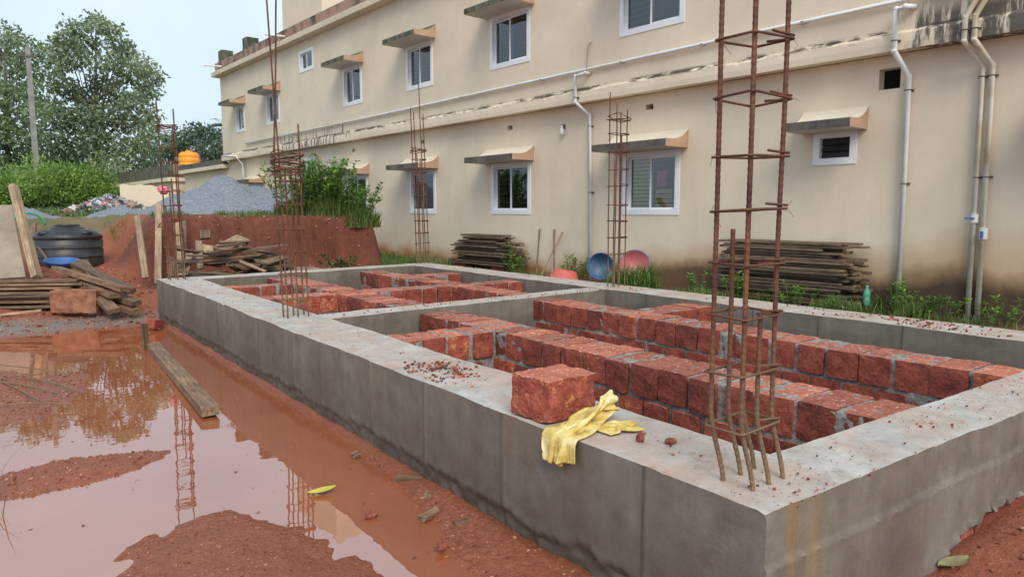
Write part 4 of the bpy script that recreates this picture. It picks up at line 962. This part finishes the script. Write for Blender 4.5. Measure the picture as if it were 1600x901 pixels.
def heap(name, label, cx, cy, rx, ry, h, mat, z0, seed, cat, peak=1.3):
    mb = MB()
    def fn(u, v):
        a = 2*math.pi*u; r = v; x, y = rx*r*math.cos(a), ry*r*math.sin(a); k = max(0, 1-r)**(1/peak) if peak > 1 else max(0, 1-r)
        z = h*(1-r**1.35)*(1+.30*nse(x*1.1+seed, y*1.1))+.11*nse(x*2.6+seed, y*2.6)*(1-r)+.05*nse(x*6+seed, y*6)*(1-r)+.03*nse(x*11, y*11, seed)*(1-r*.8)
        return (x*(1+.12*nse(math.cos(a)*1.5, math.sin(a)*1.5, seed)), y, z-.06*r)
    mb.grid(fn, 90, 30); return tag(mb.build(name, mat, None, False, loc=(cx, cy, z0)), label, cat)
heap('gravel_heap', 'large grey gravel heap on top of the earth bank', 5.6, 20.4, 2.75, 2.6, .98, M['aggregate'], 1.42, 4, 'gravel heap')
heap('gravel_heap', 'smaller darker gravel heap right of the large one', 6.55, 18.7, 1.15, 1.3, .84, M['aggregate'], 1.42, 9, 'gravel heap')
heap('gravel_heap', 'low grey gravel spill left of the large heap', 3.0, 20.6, 1.3, 1.4, .32, M['aggregate'], 1.34, 15, 'gravel heap')
heap('gravel_heap', 'low grey stone heap behind the black tank at left', .6, 20.5, 1.4, 1.2, .45, M['aggregate'], 1.25, 19, 'gravel heap')
random.seed(31)
rb = MB()
for _ in range(900):
    a, r = U(0, 6.28), abs(random.gauss(0, .5)); x, y = 1.15*r*math.cos(a)*1.3, .9*r*math.sin(a); z = max(0, .52*(1-min(1, r)))+U(0, .06); s = U(.03, .09); q = Euler((U(0, 3), U(0, 3), U(0, 3))).to_matrix()
    P = [q@Vector((dx*s, dy*s*.8, s*.3*nse(dx, dy, z*9))) for dx, dy in ((-1, -1), (1, -1), (1, 1), (-1, 1))]; c = random.choice(((.55, .55, .57), (.62, .60, .58), (.30, .30, .32), (.12, .12, .13), (.20, .30, .48), (.5, .4, .32), (.45, .2, .2)))
    rb.quad(*[p+Vector((x, y, z)) for p in P], colr=c)
tag(rb.build('rubbish_heap', M['rubbish'], None, False, True, loc=(3.0, 23.2, 1.42)), 'heap of white and grey plastic rubbish beyond the black tank', 'rubbish', kind='stuff')
def crumple(name, c, s, mat, lbl, cat, sq=(1, 1, .6)):
    mb = MB(); mb.blob((0, 0, 0), s, 12, 8, .3, sq); return tag(mb.build(name, M[mat], None, False, loc=c), lbl, cat)
crumple('plastic_bag', at(237, 421, 13.0), .11, 'bag_blue', 'crumpled blue bag between the two boards on the slope', 'bag', (.8, .8, 1))
crumple('plastic_bag', at(197, 431, 13.0), .08, 'bag_blue', 'small light blue bag lying on the red slope', 'bag', (1.2, .8, .5))
crumple('plastic_bag', at(188, 322, 22.5), .22, 'bag_blue', 'blue bag on top of the rubbish heap', 'bag')
crumple('cloth', at(255, 297, 12.6), .10, 'bag_pink', 'pink cloth hanging on the far left rebar cage', 'cloth', (1, 1, .7))

# ------------------------------------------------------------------ tubs, tools, bottles by the wall
def tub(loc, rot, r, h, mo, mi, lbl):
    t = thing('tub', lbl, 'tub'); t.location = loc; t.rotation_euler = rot
    mb = MB(); mb.lathe([(0, 0), (r*.62, 0), (r*.70, .02), (r*.97, h*.93), (r*1.05, h*.95), (r*1.05, h), (r*.98, h)], 36); mb.build('shell', mo, t, True)
    mb = MB(); mb.lathe([(r*.98, h), (r*.93, h*.9), (r*.66, .03), (0, .022)], 36); mb.build('inside', mi, t, True)
tub(onb(1.33, .62, .49), (math.pi+.10, .12, 0), .30, .22, M['tubred'], M['tubred'], 'upturned red plastic tub on the grass by the drain pipe')
tub(onb(.74, .28, .56), (R(8), R(-80), R(28)), .235, .2, M['tubblue'], M['tubblue'], 'grey blue tub on its side left of the middle rebar cage')
tub(onb(.05, .22, .58), (R(5), R(-66), R(38)), .25, .22, M['tubblue'], M['tubpink'], 'blue tub with pink inside tilted behind the middle rebar cage')
for (a, b, r_, mt, lbl) in (((2.68, .02, 1.2), (2.47, .30, .30), .016, 'wood_dark', 'dark iron bar leaning on the stained wall, left of three'), ((2.03, .02, 1.16), (2.35, .28, .30), .014, 'wood_pale', 'pale stick leaning on the stained wall, middle of three'), ((2.26, .02, 1.2), (1.96, .3, .30), .016, 'wood_dark', 'dark iron bar leaning on the stained wall, right of three')):
    mb = MB(); mb.tube([onb(*a), onb(*b)], r_, 8); tag(mb.build('leaning_bar', M[mt]), lbl, 'bar')
bt_ = thing('bottle', 'green plastic bottle standing beside the wide plank stack', 'bottle', onb(-3.90, .42, .36))
mb = MB(); mb.lathe([(0, 0), (.04, 0), (.044, .02), (.044, .09), (.040, .1), (.044, .12), (.042, .17), (.018, .22), (.017, .235)], 16); mb.build('body', M['bottle'], bt_, True)
mb = MB(); mb.lathe([(.019, .236), (.019, .255), (0, .256)], 12); mb.build('cap', M['bottle'], bt_, True)
b2 = thing('bottle', 'clear crushed bottle lying in the weeds behind the far beam', 'bottle', onb(-3.7, .95, .33)); b2.rotation_euler = (R(85), 0, R(60))
mb = MB(); mb.lathe([(0, 0), (.035, 0), (.04, .02), (.036, .1), (.04, .15), (.015, .2), (.015, .22), (0, .22)], 12); mb.build('body', M['pvc'], b2, True)

# ------------------------------------------------------------------ plants
def leaf_quad(mb, c, d, nrm, l, w, colr):
    d = d.normalized(); s = d.cross(nrm); s = s.normalized() if s.length > 1e-4 else d.orthogonal().normalized()
    mb.quad(c, c+d*l*.5+s*w*.5, c+d*l, c+d*l*.5-s*w*.5, colr)
def rvec():
    while True:
        v = Vector((U(-1, 1), U(-1, 1), U(-1, 1)))
        if .05 < v.length < 1: return v.normalized()
def vary(c, k): f = 1+U(-k, k); return (c[0]*f*(1+U(-.1, .1)), c[1]*f, c[2]*f*(1+U(-.1, .1)))
def tree(label, name, base, clumps, leaf, cols, per, trunk_r, height_limb=.5, group=None):
    t = thing(name, label, 'tree', base, 0, group); B = Vector(base); mb = MB(); lb_ = MB()
    ctr = sum((c for c, r in clumps), Vector())/len(clumps); zt = max(c.z for c, r in clumps)
    fork = Vector((B.x*.6+ctr.x*.4, B.y, B.z+(zt-B.z)*.30)); mid = fork.lerp(Vector((ctr.x, ctr.y, zt)), .45)
    lb_.tube([Vector(), (fork-B)*.5+Vector((.1, 0, 0)), fork-B, mid-B, Vector((ctr.x, ctr.y, zt-.6))-B], [trunk_r, trunk_r*.85, trunk_r*.7, trunk_r*.45, trunk_r*.1], 8)
    for c, r in clumps:
        s = fork.lerp(mid, U(0, 1)); lb_.tube([s-B, (s.lerp(c, .5)+Vector((0, 0, -.2+U(-.2, .2))))-B, c-B], [trunk_r*.24, trunk_r*.15, trunk_r*.06], 5)
        n = int(per*r*r); tone = random.choice(cols)
        for _ in range(n):
            v = rvec()*r*(U(.1, 1)**.5)*random.choice((1, 1, 1, 1.35)); p = c+Vector((v.x*1.15, v.y*1.15, v.z*.8))+rvec()*.15
            d = (v.normalized()*.5+rvec()+Vector((0, 0, -.5))); leaf_quad(mb, p-B, d, rvec(), leaf*U(.7, 1.3), leaf*U(.4, .6), vary(tone, .3))
    lb_.build('trunk', M['bark'], t, True); mb.build('crown', M['leaf'], t, False, True)
    return t
random.seed(77)
def cl(lst, dep, spread): return [(at(x, y, dep+U(-spread, spread)), r*dep/FPX) for x, y, r in lst]
T1 = [(150, 36, 17), (116, 45, 16), (172, 45, 16), (84, 78, 18), (102, 64, 16), (134, 66, 20), (187, 70, 16), (200, 84, 16), (222, 104, 18), (240, 118, 14), (232, 142, 16), (205, 118, 20), (172, 98, 20), (160, 130, 20), (118, 92, 20), (92, 100, 18), (84, 128, 18), (110, 140, 20), (213, 160, 20), (232, 182, 16), (235, 206, 17), (200, 192, 20), (167, 176, 22), (133, 186, 24), (100, 186, 24), (84, 225, 26), (150, 222, 26), (198, 232, 22), (225, 228, 18), (118, 245, 26), (170, 258, 24), (205, 262, 20), (238, 250, 13), (140, 155, 18), (182, 150, 18), (78, 165, 20), (75, 262, 24), (100, 270, 24), (140, 275, 24), (180, 285, 22), (215, 285, 18), (60, 285, 22)]
cgreen = [(.22, .29, .165), (.26, .33, .185), (.185, .25, .14), (.30, .365, .22)]
tree('tall broad leafy tree rising highest beyond the bushes at left', 'leafy_tree', tuple(at(150, 300, 45.5).xy)+(1.5,), cl(T1, 44, 2.2), .30, cgreen, 560, .24)
T2 = [(10, 55, 22), (35, 75, 22), (50, 105, 20), (15, 100, 26), (-20, 80, 30), (40, 140, 24), (10, 150, 28), (-20, 140, 30), (55, 175, 20), (25, 190, 26), (-10, 200, 28), (50, 215, 24), (15, 235, 28), (62, 250, 22), (35, 265, 24), (-15, 255, 28), (-45, 110, 30), (-50, 190, 34), (10, 280, 26), (45, 285, 24)]
tree('pale green feathery tree at the left edge behind the utility pole', 'leafy_tree', tuple(at(12, 300, 39).xy)+(1.5,), cl(T2, 38, 2), .24, [(.22, .29, .15), (.25, .32, .17), (.18, .25, .13)], 640, .2)
T3 = [(285, 215, 16), (305, 205, 15), (325, 208, 16), (345, 215, 14), (275, 232, 16), (300, 230, 18), (330, 232, 18), (350, 236, 14), (262, 245, 14), (310, 250, 16), (345, 252, 14)]
tree('dark green tree showing between the tall tree and the building corner', 'leafy_tree', (14.5, 66, 1.6), cl(T3, 66, 2), .36, [(.11, .165, .11), (.13, .19, .12)], 420, .3)
T4 = [(262, 215, 10), (250, 235, 14), (240, 262, 14), (215, 275, 14), (185, 272, 14), (160, 280, 14)]
tree('mid green low tree behind the outbuilding roof', 'leafy_tree', (12, 74, 1.6), cl(T4, 72, 2), .36, [(.10, .15, .09), (.12, .17, .10)], 420, .25)
# coconut palm by the corner of the building
pm = thing('palm_tree', 'small distant palm crown showing beside the building corner', 'tree', (19.5, 72, 1.6)); pc = at(352, 195, 74)-Vector((19.5, 72, 1.6))
mb = MB(); mb.tube([(0, 0, 0), pc*.5+Vector((.4, 0, 0)), pc], [.2, .15, .12], 7); mb.build('trunk', M['bark'], pm, True); mb = MB()
for k in range(15):
    a = k*2.4; el = U(-.1, .9); d = Vector((math.cos(a)*math.cos(el), math.sin(a)*math.cos(el), math.sin(el)))
    for i in range(26):
        f = i/25; p = pc+d*2.4*f+Vector((0, 0, -1.3*f*f))
        for sgn in (-1, 1): leaf_quad(mb, p, d.cross(Vector((0, 0, 1)))*sgn+d*.5+Vector((0, 0, -.5)), Vector((0, 0, 1)), .7*(1-.6*f), .10, vary((.10, .15, .08), .2))
mb.build('crown', M['leaf'], pm, False, True)
# bushes beyond the slope
def bush(label, px, py, dep, w, h, cols, n, leaf=.13, group=None):
    c = at(px, py, dep); c.z = ground_z(c.x, c.y)-.05; t = thing('bush', label, 'bush', c, 0, group); mb = MB(); sb_ = MB()
    lobes = [(Vector((U(-.5, .5)*w, U(-.4, .4)*w*.7, U(.25, .78)*h)), U(.22, .34)*min(w, h*1.4)) for _ in range(12)]
    for c_, r in lobes:
        sb_.tube([Vector((c_.x*.3, c_.y*.3, 0)), c_*.6, c_], [.03, .02, .008], 5); tone = random.choice(cols)
        for _ in range(n//12):
            v = rvec()*r*(U(.1, 1)**.45); leaf_quad(mb, c_+v, v.normalized()+rvec()+Vector((0, 0, .3)), rvec(), leaf*U(.7, 1.4), leaf*.5, vary(tone, .28))
        for _ in range(10):
            v = rvec()*r; p = c_+v; leaf_quad(mb, p, Vector((v.x, v.y, abs(v.z)+.3)), rvec(), leaf*2.4, leaf*.35, vary(tone, .2))
    sb_.build('stems', M['bark'], t); mb.build('foliage', M['leaf'], t, False, True)
yg = [(.20, .34, .07), (.24, .38, .09), (.15, .27, .06), (.28, .42, .12)]
for (px, dep, w, h, lbl) in ((20, 27, 2.2, 1.4, 'bright green bush left of the utility pole'), (66, 26.5, 2.2, 1.45, 'bright green bush right at the foot of the utility pole'), (112, 26, 2.4, 1.85, 'tallest bright green bush in the row behind the tank'), (150, 26.5, 2.2, 1.5, 'bright green bush right of the tallest one in the row'), (186, 27.5, 1.8, 1.0, 'small bright green bush at the right end of the row'), (-20, 26, 2.4, 1.8, 'bright green bush cut by the left edge')):
    bush(lbl, px, 322, dep, w, h, yg, 5200, .12, 'bright green bushes beyond the slope')
bush('low dark shrub in front of the outbuilding wall', 262, 322, 25, 1.4, .8, [(.06, .13, .04)], 1500, .1)

gr = MB()
def blade(x, y, z, h, lean, w, c):
    a = U(0, 6.28); dx, dy = math.cos(a), math.sin(a); px, py = -dy*w, dx*w; m = (x+dx*lean*.35, y+dy*lean*.35, z+h*.62); e = (x+dx*lean, y+dy*lean, z+h)
    gr.quad((x-px, y-py, z), (x+px, y+py, z), (m[0]+px*.7, m[1]+py*.7, m[2]), (m[0]-px*.7, m[1]-py*.7, m[2]), c); gr.tri((m[0]-px*.7, m[1]-py*.7, m[2]), (m[0]+px*.7, m[1]+py*.7, m[2]), e, c)
gc = [(.10, .20, .035), (.13, .23, .05), (.17, .25, .08), (.075, .14, .03), (.20, .20, .09)]
random.seed(55)
def patch(n, s0, s1, o0, o1, h0, h1, dens=lambda s, o: 1, w=.006):
    for _ in range(n):
        s, o = U(s0, s1), U(o0, o1)
        if random.random() > dens(s, o): continue
        p = onb(s, o, 0); 
        if p.x < 6.68: continue
        h = U(h0, h1); blade(p.x, p.y, ground_z(p.x, p.y)-.01, h, h*U(.2, .9), w, vary(random.choice(gc), .2))
nd = lambda k: (lambda s, o: sstep(-.12, .22, nse(s*1.1, o*1.4, k)+.06))
patch(9000, -3.6, 1.5, .55, 2.4, .04, .12, nd(1)); patch(9000, 1.5, 9.5, .3, 2.6, .05, .16, nd(2)); patch(5000, 4.8, 8.5, .1, 2.4, .10, .32, nd(3), .007)
patch(5000, -7, -3.4, .1, 2.4, .04, .14, lambda s, o: .35*nd(4)(s, o)); patch(3500, -3.5, -1.5, .5, 1.3, .08, .22, nd(5), .007); patch(3000, -4.6, -3.6, .15, 1.2, .10, .30, nd(6), .007)
patch(1600, -.9, -.3, .7, 1.4, .2, .55, lambda s, o: .5, .008)
for _ in range(9000):      # top of the bank, slope and field beyond
    x, y = U(2.2, 7.2), U(14.45, 18.5)
    if nse(x*1.2, y*1.2, 3)+.25*(1 if x > 5.6 else -.9) < .05: continue
    h = U(.04, .18); blade(x, y, ground_z(x, y)-.02, h, h*U(.3, .9), .008, vary(random.choice(gc), .25))
for _ in range(9000):
    x, y = U(-1, 6), U(20.5, 33)
    if nse(x*.6, y*.6, 8) < -.1: continue
    h = U(.06, .3); blade(x, y, ground_z(x, y)-.02, h, h*.6, .012, vary(random.choice(gc), .25))
tag(gr.build('grass', M['grass'], None, False, True), 'green grass along the wall, on the bank and in the field', 'grass', kind='stuff')
def weed(label, loc, n, h, spread, leaf, cols, name='weed_plant', arch=.5, group=None, cat='plant'):
    t = thing(name, label, cat, loc, 0, group); mb = MB(); sb_ = MB()
    for _ in range(n):
        a = U(0, 6.28); hh = h*U(.55, 1.05); r = spread*U(.1, 1); b = Vector((math.cos(a)*r*.5, math.sin(a)*r*.5, 0)); tip = b+Vector((math.cos(a)*r*arch*1.4, math.sin(a)*r*arch*1.4, hh)); md = b.lerp(tip, .55)+Vector((0, 0, hh*.12)); sb_.tube([b, md, tip], [.006, .005, .002], 4); tone = random.choice(cols)
        for k in range(int(14+hh*26)):
            f = U(.15, 1); p = b.lerp(md, f*2) if f < .5 else md.lerp(tip, f*2-1); d = rvec(); d.z = abs(d.z)*.4; leaf_quad(mb, p, d, Vector((0, 0, 1))+rvec()*.5, leaf*U(.6, 1.3), leaf*U(.35, .5), vary(tone, .25))
    sb_.build('stems', simple('weed_stem', (.10, .16, .04), (.14, .2, .06), 4, .6, 0) if 'weed_stem' not in MATS else MATS['weed_stem'], t); mb.build('leaves', M['leaf'], t, False, True)
def bank_tuft(label, loc, n, h, spread):
    t = thing('grass_clump', label, 'plant', loc, 0, 'tall weeds on the end of the bank'); global gr
    keep = gr; gr = MB()
    for _ in range(n):
        a, r = U(0, 6.28), spread*U(0, 1)**.6; hh = h*U(.4, 1.05)*(1-.4*r/spread); blade(math.cos(a)*r, math.sin(a)*r, 0, hh, hh*U(.2, .8), .009, vary(random.choice(gc), .25))
    gr.build('blades', M['grass'], t, False, True); gr = keep
bank_tuft('tall grass clump in the middle of the bank end', (6.15, 15.0, 1.38), 1300, .85, .55); bank_tuft('lower grass clump hanging over the right end of the bank', (6.7, 14.6, 1.2), 1500, .62, .50); bank_tuft('grass clump left on the bank end beside the second cage', (5.55, 15.3, 1.4), 800, .6, .45)
wc = [(.17, .31, .065), (.21, .36, .085), (.13, .25, .06)]
weed('tall leafy weed rising above the right end of the bank', (6.3, 15.0, 1.35), 60, 1.40, .75, .12, wc, arch=.35, group='tall weeds on the end of the bank')
weed('leafy weed hanging over the right end of the bank', (6.75, 14.9, 1.25), 45, .95, .6, .11, wc, group='tall weeds on the end of the bank')
weed('leafy weed left of the tallest on the bank end', (5.65, 15.2, 1.38), 60, 1.15, .75, .12, wc, group='tall weeds on the end of the bank')
weed('small dark weed at the foot of the bank behind the far beam', (5.3, 12.4, .30), 16, .42, .4, .09, [(.05, .10, .03)])
for (s, o, n, h, sp, lbl) in ((-2.35, .85, 12, .42, .28, 'leafy weed in front of the wide plank stack, left one'), (-3.15, .8, 10, .36, .3, 'leafy weed in front of the wide plank stack, right one'), (-4.25, .45, 12, .42, .3, 'weed growing round the foot of the white drain pipe'), (-4.75, .40, 9, .30, .3, 'weed between the drain pipe and the twin pipes'), (-1.5, .7, 6, .42, .2, 'thin weed at the left end of the wide plank stack'),
                          (1.45, .25, 12, .5, .25, 'weed behind the red tub by the drain pipe'), (3.0, .5, 10, .62, .2, 'slender weed at the right end of the middle plank stack'), (2.75, .45, 10, .38, .3, 'low weed below the leaning bars'), (-5.3, .35, 8, .35, .4, 'sparse weed at the foot of the dark stained wall')):
    p = onb(s, o, 0); p.z = ground_z(p.x, p.y); weed(lbl, p, n, h, sp, .075, wc)
# blades near the lower left edge
t = thing('grass_tuft', 'few thin grass blades poking in at the lower left edge', 'plant', atz(-25, 800, 0)); keep = gr; gr = MB()
for _ in range(16): blade(U(-.08, .08), U(-.2, .2), 0, U(.12, .3), U(.08, .22), .003, vary((.20, .19, .10), .3))
gr.build('blades', M['grass'], t, False, True); gr = keep

# ------------------------------------------------------------------ utility pole
up_ = thing('utility_pole', 'grey concrete utility pole rising from the bushes at left', 'pole', (1.75, 31.8, 1.4))
mb = MB(); mb.v = []; 
for z, w in ((0, .105), (6.15, .075)): mb.v += [(-w, -w, z), (w, -w, z), (w, w, z), (-w, w, z)]
mb.f = [(0, 1, 5, 4), (1, 2, 6, 5), (2, 3, 7, 6), (3, 0, 4, 7), (4, 5, 6, 7)]; mb.c = [None]*5; mb.build('shaft', M['pole'], up_)
mb = MB(); mb.box(-.35, .28, -.11, -.09, 5.78, 5.86); mb.build('crossarm', M['clamp'], up_)
for k, (dy, dz) in enumerate(((0, 5.86), (.1, 5.70))):
    mb = MB(); mb.tube([Vector((-.1, dy, dz)).lerp(Vector((-14, -2+dy, dz+.5)), f)+Vector((0, 0, -.5*4*f*(1-f))) for f in [i/12 for i in range(13)]], .012, 4); mb.build('wire', M['wire'], up_)
mb = MB(); mb.tube([(.25, -.1, 5.8), (.5, -.1, 5.2), (.9, .1, 4.6)], .01, 4); mb.build('wire', M['wire'], up_)
